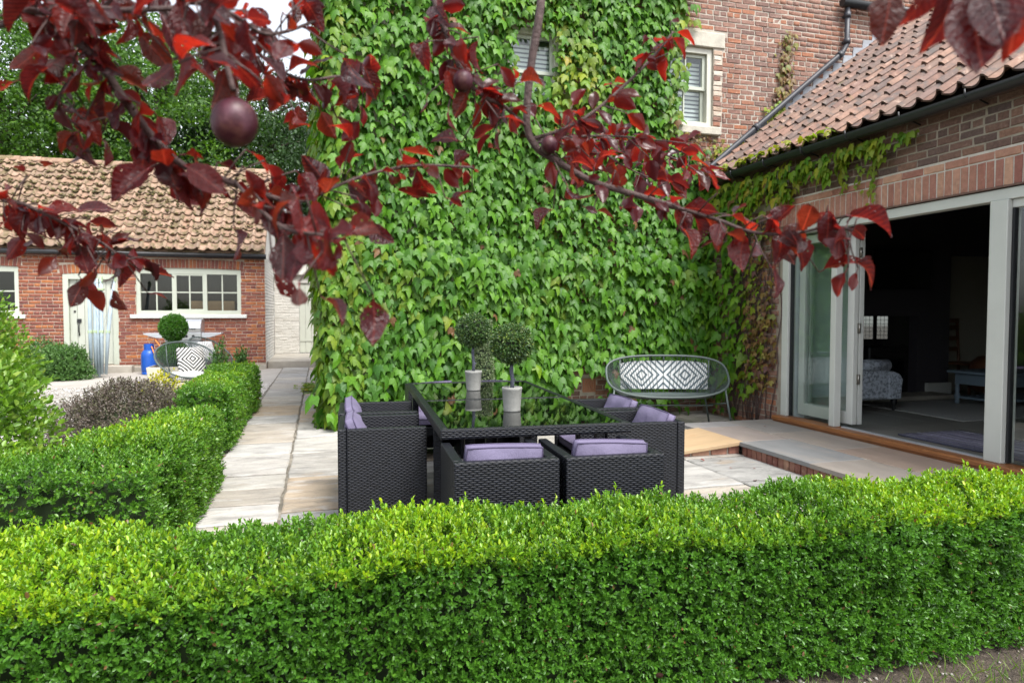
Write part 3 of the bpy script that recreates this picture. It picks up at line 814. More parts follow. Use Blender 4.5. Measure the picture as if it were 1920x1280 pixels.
def sash_window(par, x0, x1, z0, z1, y, open_top=0.0):
    fr = MB()
    t = 0.075
    fr.box(x0, x0 + t, y + 0.03, y + 0.2, z0, z1); fr.box(x1 - t, x1, y + 0.03, y + 0.2, z0, z1)
    fr.box(x0 + t, x1 - t, y + 0.03, y + 0.2, z1 - t, z1); fr.box(x0 + t, x1 - t, y + 0.0, y + 0.2, z0, z0 + 0.06)
    w = fr.build('window', M['cream'], par, bevel=0.004)
    zm = (z0 + z1) / 2
    for lo, hi, yy in ((zm - 0.02, z1 - t, y + 0.075), (z0 + 0.06, zm + 0.02, y + 0.115)):
        s = MB(); e = 0.045
        a, c = x0 + t + 0.002, x1 - t - 0.002
        s.box(a, a + e, yy, yy + 0.035, lo, hi); s.box(c - e, c, yy, yy + 0.035, lo, hi)
        s.box(a + e, c - e, yy, yy + 0.035, hi - e, hi); s.box(a + e, c - e, yy, yy + 0.035, lo, lo + e)
        s.box((a + c) / 2 - 0.011, (a + c) / 2 + 0.011, yy + 0.002, yy + 0.033, lo + e, hi - e)
        s.build('sash', M['sage'], w, bevel=0.003)
        for p0, p1 in ((a + e, (a + c) / 2 - 0.011), ((a + c) / 2 + 0.011, c - e)):
            q = MB(); q.box(p0, p1, yy + 0.014, yy + 0.018, lo + e, hi - e); q.build('pane', M['glass'], w)
    # white shutters behind
    zz = z0 + 0.1
    while zz < z1 - 0.12:
        q = MB(); q.box(x0 + 0.09, x1 - 0.09, -0.004, 0.004, -0.016, 0.016)
        o = q.build('shutter_slat', M['blind'], w); o.location = (0, y + 0.21, zz); o.rotation_euler = (R(15), 0, 0); zz += 0.056
    q = MB(); q.box(x0 + 0.02, x1 - 0.02, y + 0.27, y + 0.295, z0, z1); q.build('dark_room_sheet', M['room_dark'], w)  # grey sheet painted as the dark of the room behind the slats
    return w
sash_window(house, *W1, HY)
sash_window(house, *W2, HY)
b = MB(); b.rbox(4.25, 5.27, HY - 0.02, HY + 0.1, 4.862, 5.06, 0.01); b.build('lintel', M['limestone'], house)
b = MB(); b.rbox(4.28, 5.20, HY - 0.07, HY + 0.03, 3.70, 3.808, 0.012); b.build('window_sill', M['limestone'], house)
QUO = (5.102, 5.24, 3.83, 4.84)
HOLES = [W1[:2] + (W1[2] - 0.03, W1[3] + 0.03), W2[:2] + (W2[2] - 0.03, W2[3] + 0.03), (4.245, 5.275, 4.83, 5.09), (4.275, 5.205, 3.67, 3.84), (3.24, 3.43, 0.28, 0.52), QUO]
HX = wallX((0, HY, 0), (1, 0, 0), (0, -1, 0))
def hkey(p):
    x, y, d = project(p)
    vis = (p.x > 4.75 and p.z > 2.9 + 0.75 * (p.x - 4.8) and y > -10) or (2.95 < p.x < 3.6 and p.z < 0.7)
    return abs(p.x - 5.6) + abs(p.z - 4.3) * 0.8 + (0 if vis else 100) - (6 if p.z < 0.7 else 0)
lay_bricks(house, M['brick_house'], [(2.2, 10.2, 0.0, 7.2)], HX, L=0.2, Hh=0.058, jt=0.009, seed=4, pxkey=hkey, holes=HOLES)
# painted patches of brick beside the window: pale quoins
for k in range(15):
    z = 3.8655 + k * 0.067; ln = g.choice([0.105, 0.13, 0.125, 0.135])
    v, f = brick_tpl(ln, 0.05, 0.058, 0.006, 0.004, k); me = tpl_mesh(v, f, 'quoin'); me.materials.append(M['limewash'] if g.random() < 0.72 else M['brick_house'])
    o = link('quoin', me, None, house); o.matrix_local = wallX((5.104 + ln / 2, HY - 0.010, z), (1, 0, 0), (0, -1, 0))
# air brick low on the wall
ab = MB()
x0, x1, z0, z1 = 3.25, 3.42, 0.315, 0.485
nx, nz = 6, 6
for i in range(nx + 1):
    xx = x0 + (x1 - x0 - 0.008) * i / nx; ab.box(xx, xx + 0.008, HY - 0.02, HY + 0.02, z0, z1)
for j in range(nz + 1):
    zz = z0 + (z1 - z0 - 0.008) * j / nz; ab.box(x0 + 0.001, x1 - 0.001, HY - 0.018, HY + 0.018, zz, zz + 0.008)
ab.build('air_brick', M['terracotta'], house)
# gutter, downpipe and lead flashing against the house wall
b = MB(); b.tube([(7.06, HY - 0.10, 5.66), (11.0, HY - 0.10, 5.66)], 0.06, 10); b.build('gutter', M['gutter'], house)
b = MB()
b.tube([(7.17, HY - 0.08, 5.62), (7.17, HY - 0.08, 5.10), (7.10, HY - 0.08, 4.98), (4.98, HY - 0.08, 3.235), (4.9, HY - 0.08, 3.17)], 0.036, 10)
dp = b.build('downpipe', M['pipe'], house)
for (x, z, dx, dz) in ((7.17, 5.5, 0, 1), (7.17, 5.14, 0, 1), (7.06, 4.945, -0.77, -0.635), (5.72, 3.845, -0.77, -0.635)):
    q = MB(); q.tube([(x - dx * 0.035, HY - 0.08, z - dz * 0.035), (x + dx * 0.035, HY - 0.08, z + dz * 0.035)], 0.048, 10); q.box(x - 0.02, x + 0.02, HY - 0.07, HY + 0.01, z - 0.015, z + 0.015); q.build('pipe_collar', M['pipe'], dp)

# ================================================================== EXTENSION
ext = thing('extension', 'low brick extension with red pantile roof and wide folding doors', 'building')
SL = 0.75; RA = math.atan(SL); EX, EZ = 4.88, 3.04; RX = 7.95
OP = (2.6, 6.56, 0.16, 2.275)      # door opening: y0,y1,z0,z1
b = MB()
b.box(XF + 0.0, XF + 0.3, OP[1], HY - 0.002, -0.05, 2.985); b.box(XF, XF + 0.3, 2.0, OP[0], -0.05, 2.985); b.box(XF, XF + 0.3, OP[0], OP[1], OP[3] + 0.02, 2.985)
b.build('wall', M['mortar_ext'], ext)
EXT = wallX((XF, 0, 0), (0, -1, 0), (-1, 0, 0))   # u = -y
# header: soldier course, stretcher course, dark bricks above
yy = 6.62
k = 0
while yy > 2.4:
    key = k % 7
    v, f = brick_tpl(0.062, 0.06, 0.205, 0.005, 0.003, key); me = bpy.data.meshes.get('soldier%d' % key) or tpl_mesh(v, f, 'soldier%d' % key)
    if not me.materials: me.materials.append(M['brick_new'])
    o = link('soldier_brick', me, None, ext); o.matrix_local = EXT @ Matrix.Translation((-yy, -0.012 + g.uniform(-.002, .002), 2.395)); yy -= 0.0735; k += 1
lay_bricks(ext, M['brick_new'], [(-6.66, -2.4, 2.505, 2.585)], EXT, L=0.205, Hh=0.062, seed=3, near=60, bond='st', proud=0.012)
lay_bricks(ext, M['brick_dark'], [(-8.15, -2.1, 2.585, 2.99)], EXT, L=0.2, Hh=0.058, seed=8, near=240, pxkey=seen_key, bond='english')
lay_bricks(ext, M['brick_house'], [(-8.1, -6.63, 0.0, 2.5)], EXT, L=0.2, Hh=0.058, seed=9, near=60, pxkey=lambda p: p.z + abs(p.y - 6.8), bond='english')
b = MB(); b.box(XF - 0.035, XF + 0.06, 2.45, 6.60, 2.278, 2.291); b.build('lintel', M['brick_dark'], ext)

b = MB(); b.box(XF - 0.004, XF - 0.0005, 2.4, 6.66, 2.294, 2.588); b.build('pale_mortar', M['grout'], ext)
# gutter with brackets
pts = [(EX - 0.055, y, EZ - 0.02 + 0.012 * math.sin(y * 1.1)) for y in np.linspace(2.0, 8.05, 14)]
b = MB(); n = 10
prof = [(0.062 * math.cos(a), 0.062 * math.sin(a)) for a in np.linspace(math.pi, 2 * math.pi, n)] + [(0.054 * math.cos(a), 0.054 * math.sin(a)) for a in np.linspace(2 * math.pi, math.pi, n)]
base = len(b.v)
for p in pts:
    b.v += [(p[0] + q[0], p[1], p[2] + q[1]) for q in prof]
m_ = len(prof)
for i in range(len(pts) - 1):
    for k in range(m_):
        b.face((i * m_ + k, i * m_ + (k + 1) % m_, (i + 1) * m_ + (k + 1) % m_, (i + 1) * m_ + k), None, True)
b.face(range(m_)); b.face([(len(pts) - 1) * m_ + k for k in range(m_)])
gut = b.build('gutter', M['gutter'], ext, fix=True)
for y in np.arange(2.3, 8.0, 0.62):
    q = MB(); q.tube([(EX - 0.12, y, EZ - 0.0), (EX - 0.11, y, EZ - 0.06), (EX - 0.055, y, EZ - 0.09), (EX + 0.01, y, EZ - 0.06), (XF + 0.02, y, EZ - 0.10)], 0.008, 5); q.build('gutter_bracket', M['gutter'], gut)

# pantile roof
def pantile(w, l, n=10, t=0.016, amp=0.04):
    v = []; F = []
    def h(s):   # s across 0..1: broad trough, then a roll
        return amp * (math.exp(-((s - 0.86) / 0.13) ** 2) * 1.25 - 0.55 * math.exp(-((s - 0.38) / 0.26) ** 2)) + (0.006 if s < 0.05 else 0)
    ss = np.linspace(-0.04, 1.06, n)
    for yy in (0, l):
        for s in ss: v.append((s * w, yy, h(s) + t))
    for s in ss: v.append((s * w, 0, h(s)))
    for i in range(n - 1):
        F.append((i, i + 1, n + i + 1, n + i))
        F.append((2 * n + i + 1, i + 1, i, 2 * n + i)[::-1])
    return v, F
def tile_roof(par, material, origin, across, upslope, ncol, nrow, w, expo, seed, near=300, key=seen_key, lift=0.03):
    g = random.Random(seed)
    a = Vector(across).normalized(); u = Vector(upslope).normalized(); n = a.cross(u)
    variants = []
    for k in range(4):
        v, f = pantile(w, expo * 1.22, amp=0.041 * (0.9 + 0.07 * k)); me = tpl_mesh(v, f, 'roof_tile'); me.materials.append(material)
        me.polygons.foreach_set('use_smooth', [True] * len(me.polygons)); variants.append((me, v, f))
    its = []
    for r in range(nrow):
        for c in range(ncol):
            p = Vector(origin) + a * (c * w) + u * (r * expo + g.uniform(-0.012, 0.012)) + n * g.uniform(-0.004, 0.006)
            # raise the tail over the tile below
            uu = (u * (expo * 1.2) - n * lift).normalized(); uu = (Matrix.Rotation(g.uniform(-0.015, 0.015), 3, n) @ uu)
            nn = a.cross(uu).normalized(); aa = uu.cross(nn)
            m = Matrix(((aa.x, uu.x, nn.x, p.x + n.x * lift), (aa.y, uu.y, nn.y, p.y + n.y * lift), (aa.z, uu.z, nn.z, p.z + n.z * lift), (0, 0, 0, 1)))
            its.append((key(p), m, g.randrange(4)))
    its.sort(key=lambda q: q[0])
    for kk, m, vi in its[:near]:
        o = link('roof_tile', variants[vi][0], None, par); o.matrix_local = m
    rest = its[near:]
    if rest:
        mats = np.array([np.array(m.to_3x3()) for _, m, _ in rest]); locs = np.array([m.translation for _, m, _ in rest])
        me = merge(variants[0][1], variants[0][2], mats, locs, np.random.default_rng(seed).random(len(rest)), name='roof_tiles', smooth=True)
        o = link('roof_tiles', me, material, par); o['kind'] = 'stuff'
ups = Vector((math.cos(RA), 0, math.sin(RA)))
roofp = MB()
roofp.prism([(EX + 0.02, EZ - 0.03), (RX, EZ - 0.03 + SL * (RX - EX)), (11.3, EZ - 0.03 + SL * (RX - EX) - SL * (11.3 - RX)), (11.3, EZ - 0.2 + SL * (RX - EX) - SL * (11.3 - RX)), (RX, EZ - 0.2 + SL * (RX - EX)), (EX + 0.12, EZ - 0.055)], 2.0, HY - 0.003, axis=1)
rf = roofp.build('roof', M['brick_dark'], ext, fix=True)
slope_len = (RX - EX) / math.cos(RA)
tile_roof(rf, M['tile'], (EX - 0.03, 8.12, EZ + 0.01), (0, -1, 0), ups, 31, int(slope_len / 0.27) + 1, 0.195, 0.27, 5)
ridge_z = EZ + SL * (RX - EX)
for k in range(14):
    y = 8.1 - k * 0.44
    q = MB(); q.grid(lambda s, t: (0.13 * math.cos(math.pi * s), (t - 1) * 0.43, 0.10 * math.sin(math.pi * s)), 8, 1); q.grid(lambda s, t: (0.115 * math.cos(math.pi * s), (t - 1) * 0.43, 0.085 * math.sin(math.pi * s)), 8, 1)
    o = q.build('ridge_tile', M['lead'] if k < 0 else M['tile'], rf); o.location = (RX, y, ridge_z + 0.02)
# stepped lead flashing on the house wall above the verge
for k in range(17):
    x = EX + 0.3 + k * 0.165; z = EZ + SL * (x - EX)
    q = MB(); q.prism([(x, z + 0.05), (x + 0.17, z + 0.05 + 0.17 * SL), (x + 0.17, z + 0.235), (x + 0.02, z + 0.225)], HY - 0.012 - 0.002 * (k % 2), HY + 0.01, axis=1); q.build('flashing_step', M['lead'], rf)
q = MB(); q.prism([(EX + 0.1, EZ + 0.06 + SL * 0.1), (RX, EZ + 0.06 + SL * (RX - EX)), (RX, EZ + 0.085 + SL * (RX - EX)), (EX + 0.1, EZ + 0.085 + SL * 0.1)], HY - 0.2, HY - 0.001, axis=1); q.build('flashing', M['lead'], rf, fix=True)
# folding doors
FX0, FX1 = 4.985, 5.09
fr = MB()
fr.box(FX0, FX1, 6.455, 6.556, 0.185, 2.272)                    # jamb
fr.box(FX0 + 0.002, FX1, 2.6, 6.455, 2.185, 2.271)              # head
fr.box(FX0 - 0.012, FX1 - 0.035, 5.71, 5.785, 0.185, 2.185)            # post
fr.box(FX0 - 0.012, FX1 + 0.02, 3.955, 4.10, 0.185, 2.185)      # post
fr.box(FX0 + 0.03, FX1, 2.6, 3.955, 2.12, 2.185)
dfm = fr.build('door_frame', M['greypaint'], ext, bevel=0.006)
q = MB(); q.box(FX0 + 0.045, FX0 + 0.053, 5.785, 6.455, 0.2, 2.185); q.build('pane', M['glass'], dfm)
q = MB(); q.box(FX0 + 0.045, FX0 + 0.053, 2.6, 3.94, 0.2, 2.12); q.build('pane', M['glass'], dfm)
for ya, yb in ((6.433, 6.454), (5.787, 5.806), (3.934, 3.953)):
    q = MB(); q.box(FX0 + 0.03, FX0 + 0.07, ya, yb, 0.195, 2.12); q.build('gasket', M['gutter'], dfm)
for xa in (5.105, 5.172):
    leaf = MB()
    leaf.box(xa, xa + 0.055, 5.612, 5.70, 0.215, 2.17); leaf.box(xa, xa + 0.055, 6.33, 6.42, 0.215, 2.17); leaf.box(xa, xa + 0.055, 5.70, 6.33, 2.08, 2.17); leaf.box(xa, xa + 0.055, 5.70, 6.33, 0.215, 0.34)
    lf = leaf.build('folding_leaf', M['greypaint'], ext, bevel=0.005)
    q = MB(); q.box(xa + 0.024, xa + 0.03, 5.70, 6.33, 0.34, 2.08); q.build('pane', M['glass'], lf)
for zz in (0.62, 1.13, 1.88, 2.05):
    q = MB(); q.box(5.148, 5.187, 5.604, 5.614, zz, zz + 0.10); q.tube([(5.1665, 5.602, zz + 0.005), (5.1665, 5.602, zz + 0.095)], 0.007, 8); q.build('hinge', M['chrome'], dfm)
q = MB(); q.rbox(4.895, 5.085, 2.5, 6.60, 0.135, 0.184, 0.012); q.rbox(4.91, 5.07, 2.5, 6.59, TZ + 0.001, 0.137, 0.004); q.build('door_sill', M['oak'], ext)
q = MB(); q.box(5.02, 5.06, 4.10, 5.66, 0.184, 0.197); q.build('threshold_strip', M['silver'], ext)

# ---- the room behind
FZ = 0.15
rm = thing('room_floor', 'stone tiled floor of the dim room behind the doors', 'floor', kind='structure')
b = MB(); b.box(5.09, 11.2, 2.05, 8.19, 0.0, FZ - 0.008); b.build('screed', M['grout'], rm)
xx = 5.1; k = 0
while xx < 10.4:
    w = 0.62; y = 2.1 - 0.35 * (k % 2)
    while y < 8.1:
        l = g.choice([0.62, 0.92]); ya, yb = max(y, 2.1), min(y + l, 8.15)
        if yb - ya > 0.1:
            q = MB(); q.box(xx + 0.004, xx + w - 0.004, ya + 0.004, yb - 0.004, FZ - 0.02, FZ); q.build('floor_tile', M['room_floor'], rm)
        y += l
    xx += w; k += 1
rw = thing('room_wall', 'dark plum grey wall with fireplace recess inside the room', 'wall', kind='structure')
b = MB()
for x0, x1, z0, z1 in ((5.3, 7.2, FZ, 2.9), (7.2, 8.2, 1.29, 2.9), (8.2, 8.77, FZ, 2.9), (8.77, 10.2, 2.17, 2.9), (10.2, 11.2, FZ, 2.9)):
    b.box(x0, x1, 7.8, 7.95, z0, z1)
b.build('chimney_breast', M['room_wall'], rw)
b = MB(); b.box(5.3, 11.2, 8.1, 8.19, FZ, 2.9); b.build('alcove_wall', M['room_light'], rw)
b = MB(); b.box(11.05, 11.2, 2.05, 8.1, FZ, 2.9); b.box(5.3, 11.05, 2.0, 2.1, FZ, 2.9); b.build('end_wall', M['room_light'], rw)
b = MB(); b.box(5.3, 11.2, 2.0, 8.19, 2.901, 2.96); b.build('ceiling', M['room_wall'], rw)
b = MB(); b.box(11.2, 11.4, 1.9, HY - 0.01, -0.05, 2.97); b.box(5.0, 11.2, 1.9, 1.999, -0.05, 5.3); b.build('outer_wall', M['brick_dark'], rw)
b = MB(); b.box(5.094, 5.95, 6.48, 6.557, FZ, 2.25); b.build('wall_stub', M['room_pale'], rw)
b = MB(); b.box(5.24, 5.955, 6.455, 6.48, FZ + 0.001, 0.36); b.box(5.24, 5.955, 6.445, 6.48, 0.36, 0.385); b.build('skirting', M['white'], rw)
b = MB(); b.box(7.19, 8.21, 7.955, 8.09, FZ, 1.35); b.build('recess_back', M['dark'], rw)
b = MB(); b.box(8.35, 8.79, 7.76, 7.80, FZ, 0.33); b.build('skirting', M['white'], rw)
b = MB(); b.rbox(7.0, 8.45, 7.35, 7.79, FZ, FZ + 0.06, 0.01); b.build('hearth', M['concrete'], rw)
st = thing('stove', 'black stove standing in the dark fireplace recess', 'stove', (7.62, 7.9, FZ))
b = MB(); b.rbox(-0.33, 0.33, -0.18, 0.18, 0.1, 0.72, 0.02); b.build('body', M['darkmetal'], st)
b = MB(); b.box(-0.25, 0.25, -0.195, -0.181, 0.18, 0.6); b.build('door', M['screen'], st)
b = MB(); b.tube([(0, 0, 0.72), (0, 0, 1.1)], 0.07, 10); b.build('flue', M['darkmetal'], st)
for sx in (-0.27, 0.27):
    b = MB(); b.box(sx - 0.03, sx + 0.03, -0.13, 0.13, 0.0, 0.1); b.build('leg', M['darkmetal'], st)
tv = thing('television', 'black flat television on the dark wall above the fireplace', 'television', (7.70, 7.62, 1.92))
b = MB(); b.rbox(-0.46, 0.46, -0.02, 0.02, -0.27, 0.27, 0.01); s1 = b.build('bezel', M['gutter'], tv)
b = MB(); b.box(-0.445, 0.445, -0.024, -0.0205, -0.255, 0.255); s2 = b.build('screen', M['screen'], tv)
b = MB(); b.box(-0.05, 0.05, 0.02, 0.178, -0.05, 0.05); b.build('bracket', M['gutter'], tv)
tv.rotation_euler = (R(8), 0, R(-8))
sofa = thing('sofa', 'crushed grey velvet sofa with rolled arm just inside the doors', 'sofa', (6.30, 7.0, FZ))
sofa.scale = (0.84, 0.84, 0.84)
b = MB(); b.rbox(-0.3, 0.33, -0.42, 0.6, 0.17, 0.62, 0.03); b.build('body', M['velvet'], sofa)
b = MB(); b.tube([(-0.32, -0.38, 0.66), (0.02, -0.38, 0.66), (0.33, -0.38, 0.66)], [0.085, 0.09, 0.085], 14); b.build('rolled_back', M['velvet'], sofa)
b = MB(); b.prism([(0.33, 0.17), (0.56, 0.17), (0.57, 0.36), (0.585, 0.45), (0.53, 0.53), (0.42, 0.57), (0.33, 0.58)], -0.42, 0.6, axis=1); b.build('arm', M['velvet'], sofa, fix=True, bevel=0.02)
for x, y in ((-0.22, -0.36), (0.48, -0.36), (-0.22, 0.5), (0.48, 0.5)):
    b = MB(); b.lathe([(0.02, 0), (0.028, 0.03), (0.02, 0.06), (0.04, 0.11), (0.045, 0.175)], 10, (x, y, 0)); b.build('leg', M['darkmetal'], sofa)
ct = thing('coffee_table', 'grey blue painted coffee table with turned legs on the rug', 'table', (8.58, 6.66, FZ))
b = MB(); b.rbox(-0.72, 0.72, -0.36, 0.36, 0.41, 0.445, 0.008); b.build('tabletop', M['blueprint'], ct)
b = MB(); b.box(-0.64, 0.64, -0.3, 0.3, 0.27, 0.41); b.build('apron', M['blueprint'], ct)
b = MB(); b.box(-0.62, 0.62, -0.28, 0.28, 0.085, 0.11); b.build('shelf', M['blueprint'], ct)
for sx in (-1, 1):
    for sy in (-1, 1):
        b = MB(); b.lathe([(0.022, 0), (0.03, 0.04), (0.022, 0.07), (0.035, 0.09), (0.035, 0.13), (0.022, 0.15), (0.028, 0.2), (0.02, 0.25), (0.034, 0.27)], 10, (0.62 * sx, 0.28 * sy, 0)); b.build('leg', M['blueprint'], ct)
b = MB(); b.rbox(6.7, 9.6, 5.75, 7.25, FZ + 0.001, FZ + 0.014, 0.005)
tag(b.build('rug', M['rug']), 'pale grey rug under the blue coffee table', 'rug')
rr = thing('rag_rug', 'purple and grey striped rag rug just inside the doors', 'rug', (5.75, 4.55, FZ))
for k in range(34):
    q = MB(); x = -0.38 + k * 0.023
    q.tube([(x + g.uniform(-.004, .004), -0.75 + j * 0.15, 0.009 + g.uniform(-.002, .004)) for j in range(11)], 0.0105, 5); q.build('strip', M['ragrug'], rr)
ch = thing('ladder_back_chair', 'brown wooden ladder back chair against the pale inner wall', 'chair', (9.0, 7.75, FZ), R(10))
for sx in (-0.2, 0.2):
    b = MB(); b.tube([(sx, 0.18, 0), (sx, 0.2, 0.5), (sx, 0.24, 1.08)], 0.02, 8); b.build('leg', M['brownwood'], ch)
    b = MB(); b.tube([(sx, -0.2, 0), (sx, -0.2, 0.46)], 0.02, 8); b.build('leg', M['brownwood'], ch)
b = MB(); b.rbox(-0.22, 0.22, -0.22, 0.2, 0.44, 0.47, 0.01); b.build('seat', M['brownwood'], ch)
for zz in (0.62, 0.78, 0.94, 1.04):
    b = MB(); b.box(-0.19, 0.19, 0.205, 0.225, zz, zz + 0.06); b.build('slat', M['brownwood'], ch)
ps = thing('leather_stool', 'low rounded brown leather stool beyond the coffee table', 'stool', (8.9, 7.25, FZ))
b = MB(); b.lathe([(0.2, 0.1), (0.26, 0.18), (0.27, 0.36), (0.24, 0.5), (0.16, 0.58), (0.0, 0.6)], 18, cap=False); b.build('seat', M['brownwood'], ps)
for a in range(3):
    b = MB(); b.tube([(0.16 * math.cos(a * 2.1), 0.16 * math.sin(a * 2.1), 0), (0.14 * math.cos(a * 2.1), 0.14 * math.sin(a * 2.1), 0.14)], 0.02, 8); b.build('leg', M['brownwood'], ps)
mm, tt, pp = new_mat('mirror_glass'); pp.inputs['Metallic'].default_value = 1; pp.inputs['Roughness'].default_value = 0.03; pp.inputs['Base Color'].default_value = (.45, .47, .48, 1)
for k, x in enumerate((7.27, 7.52)):  # mirror panes added to throw back daylight in place of bright windows
    fm = thing('mirror', ('narrow leaded mirror standing in for a bright window, nearer the doors' if k == 0 else 'narrow leaded mirror standing in for a bright window, nearer the coffee table'), 'mirror', (x, 7.74, 1.13), R(-36))
    b = MB(); b.box(-0.07, 0.07, 0.0, 0.01, -0.16, 0.16); b.build('pane', mm, fm)
    b = MB()
    for i in range(4): b.box(-0.07 + i * 0.0453, -0.066 + i * 0.0453, -0.004, -0.001, -0.16, 0.16)
    for i in range(7): b.box(-0.07, 0.07, -0.005, -0.0015, -0.16 + i * 0.0527, -0.156 + i * 0.0527)
    b.build('leading', M['darkmetal'], fm)

# ================================================================== OUTHOUSE
out = thing('outhouse', 'low brick outhouse with mossy pantile roof and pale green door', 'outhouse')
DO = (-5.52, -4.42, 0.16, 2.22); WO = (-4.05, -1.80, 1.30, 2.37); WL = (-8.6, -6.36, 1.30, 2.37)
wall_with_holes('wall', -10.5, -1.262, -0.05, 2.76, OY, OY + 0.25, [DO, WO, WL], M['mortar_white'], out)
b = MB(); b.box(-10.4, -1.275, OY + 0.9, OY + 1.0, -0.05, 2.7); b.build('dark_interior_sheet', M['dark'], out)  # near-black sheet put in for the shade of the unlit interior
b = MB(); b.box(-1.51, -1.262, OY + 0.251, 20.6, -0.05, 2.76); b.build('end_wall', M['brick_white'], out)
b = MB(); b.prism([(OY + 0.02, 2.761), (22.6, 2.761), (20.05, 5.1)], -1.52, -1.272, axis=0); b.build('gable', M['brick_white'], out, fix=True)
b = MB(); b.box(-10.5, -1.52, 22.3, 22.6, -0.05, 2.76); b.build('rear_wall', M['brick_out'], out)
OHOLES = [(h[0] - (0.065 if False else 0.0), h[1], h[2] - 0.05, h[3] + 0.01) for h in (DO, WO, WL)] + [(h[0] - 0.065, h[1] + 0.065, h[3] - 0.02, h[3] + 0.225) for h in (DO, WO, WL)] + [(h[0] - 0.125, h[1] + 0.125, h[2] - 0.11, h[2] + 0.01) for h in (WO, WL)]
OX = wallX((0, OY, 0), (1, 0, 0), (0, -1, 0))
lay_bricks(out, M['brick_out'], [(-10.4, -1.27, 0.14, 2.74)], OX, L=0.225, Hh=0.066, jt=0.011, seed=6, holes=OHOLES, bond='english', proud=0.008,
           pxkey=lambda p: abs(p.x + 3.2) + abs(p.z - 1.2) * 0.8 + (0 if p.x > -6.3 else 50))
lay_bricks(out, M['brick_white'], [(OY + 0.01, 20.5, 0.1, 2.74)], wallX((-1.262, 0, 0), (0, 1, 0), (1, 0, 0)), L=0.225, Hh=0.066, jt=0.011, seed=16, near=0, proud=0.006)
for h in (DO, WO, WL):
    n = int((h[1] - h[0] + 0.14) / 0.078); key = 0
    for k in range(n):
        x = h[0] - 0.06 + (k + 0.5) * (h[1] - h[0] + 0.12) / n; s = (x - (h[0] + h[1]) / 2) / (h[1] - h[0])
        v, f = brick_tpl(0.066, 0.06, 0.2, 0.005, 0.003, k % 5); me = bpy.data.meshes.get('header%d' % (k % 5)) or tpl_mesh(v, f, 'header%d' % (k % 5))
        if not me.materials: me.materials.append(M['brick_out'])
        o = link('soldier_brick', me, None, out); o.matrix_local = OX @ Matrix.Translation((x, -0.012, h[3] + 0.11 - 0.12 * s * s)) @ Matrix.Rotation(s * 0.24, 4, 'Y')
# plinth
b = MB(); b.rbox(-10.4, -1.262, OY - 0.06, OY, -0.04, 0.10, 0.01); b.build('plinth', M['concrete'], out)
b = MB(); b.rbox(-5.7, -4.1, OY - 0.30, OY - 0.061, -0.04, 0.15, 0.012); b.build('door_step', M['concrete'], out)
# door
d = MB()
d.box(DO[0], DO[0] + 0.11, OY + 0.0, OY + 0.14, DO[2], DO[3]); d.box(DO[1] - 0.11, DO[1], OY, OY + 0.14, DO[2], DO[3])
n = 8
for i in range(n):   # slightly arched head
    xa = DO[0] + 0.11 + (DO[1] - DO[0] - 0.22) * i / n; xb = DO[0] + 0.11 + (DO[1] - DO[0] - 0.22) * (i + 1) / n
    s = ((xa + xb) / 2 - (DO[0] + DO[1]) / 2) / (DO[1] - DO[0]); d.box(xa, xb, OY, OY + 0.14, DO[3] - 0.13, DO[3] + 0.04 - 0.2 * s * s)
dr = d.build('door', M['sage'], out, bevel=0.004)
nb = 6; xa = DO[0] + 0.11; wb = (DO[1] - DO[0] - 0.22) / nb
for i in range(nb):
    q = MB(); q.rbox(xa + i * wb + 0.003, xa + (i + 1) * wb - 0.003, OY + 0.07, OY + 0.1, DO[2] + 0.01, DO[3] - 0.13, 0.005); q.build('plank', M['sage_door'], dr)
b = MB(); b.box(DO[0] + 0.1, DO[1] - 0.1, OY + 0.1, OY + 0.12, DO[2], DO[3] - 0.1); b.build('backing', M['dark'], dr)
b = MB(); b.rbox(xa + 0.03, xa + 0.16, OY + 0.055, OY + 0.07, 1.70, 1.88, 0.003); b.build('lock_plate', M['sage'], dr)
b = MB(); b.lathe([(0.012, 0), (0.02, 0.03), (0.05, 0.05), (0.05, 0.08), (0.03, 0.1)], 12); o = b.build('knob', M['darkmetal'], dr); o.location = (xa + 0.09, OY + 0.06, 1.79); o.rotation_euler = (R(90), 0, 0)
b = MB(); b.tube([(xa + 0.15, OY + 0.045, 1.60), (xa + 0.15, OY + 0.07, 1.60)], 0.035, 12); b.build('keyhole', M['darkmetal'], dr)
b = MB(); b.tube([(xa + 0.10, OY + 0.055, 1.37), (xa + 0.10, OY + 0.07, 1.37)], 0.022, 10); b.build('keyhole', M['darkmetal'], dr)
b = MB(); b.box(xa + 0.14, xa + 0.23, OY + 0.05, OY + 0.07, 1.12, 1.2); b.tube([(xa + 0.185, OY + 0.05, 1.13), (xa + 0.185, OY + 0.02, 1.05), (xa + 0.185, OY + 0.02, 0.92), (xa + 0.185, OY + 0.06, 0.83)], 0.014, 8); b.build('handle', M['darkmetal'], dr)
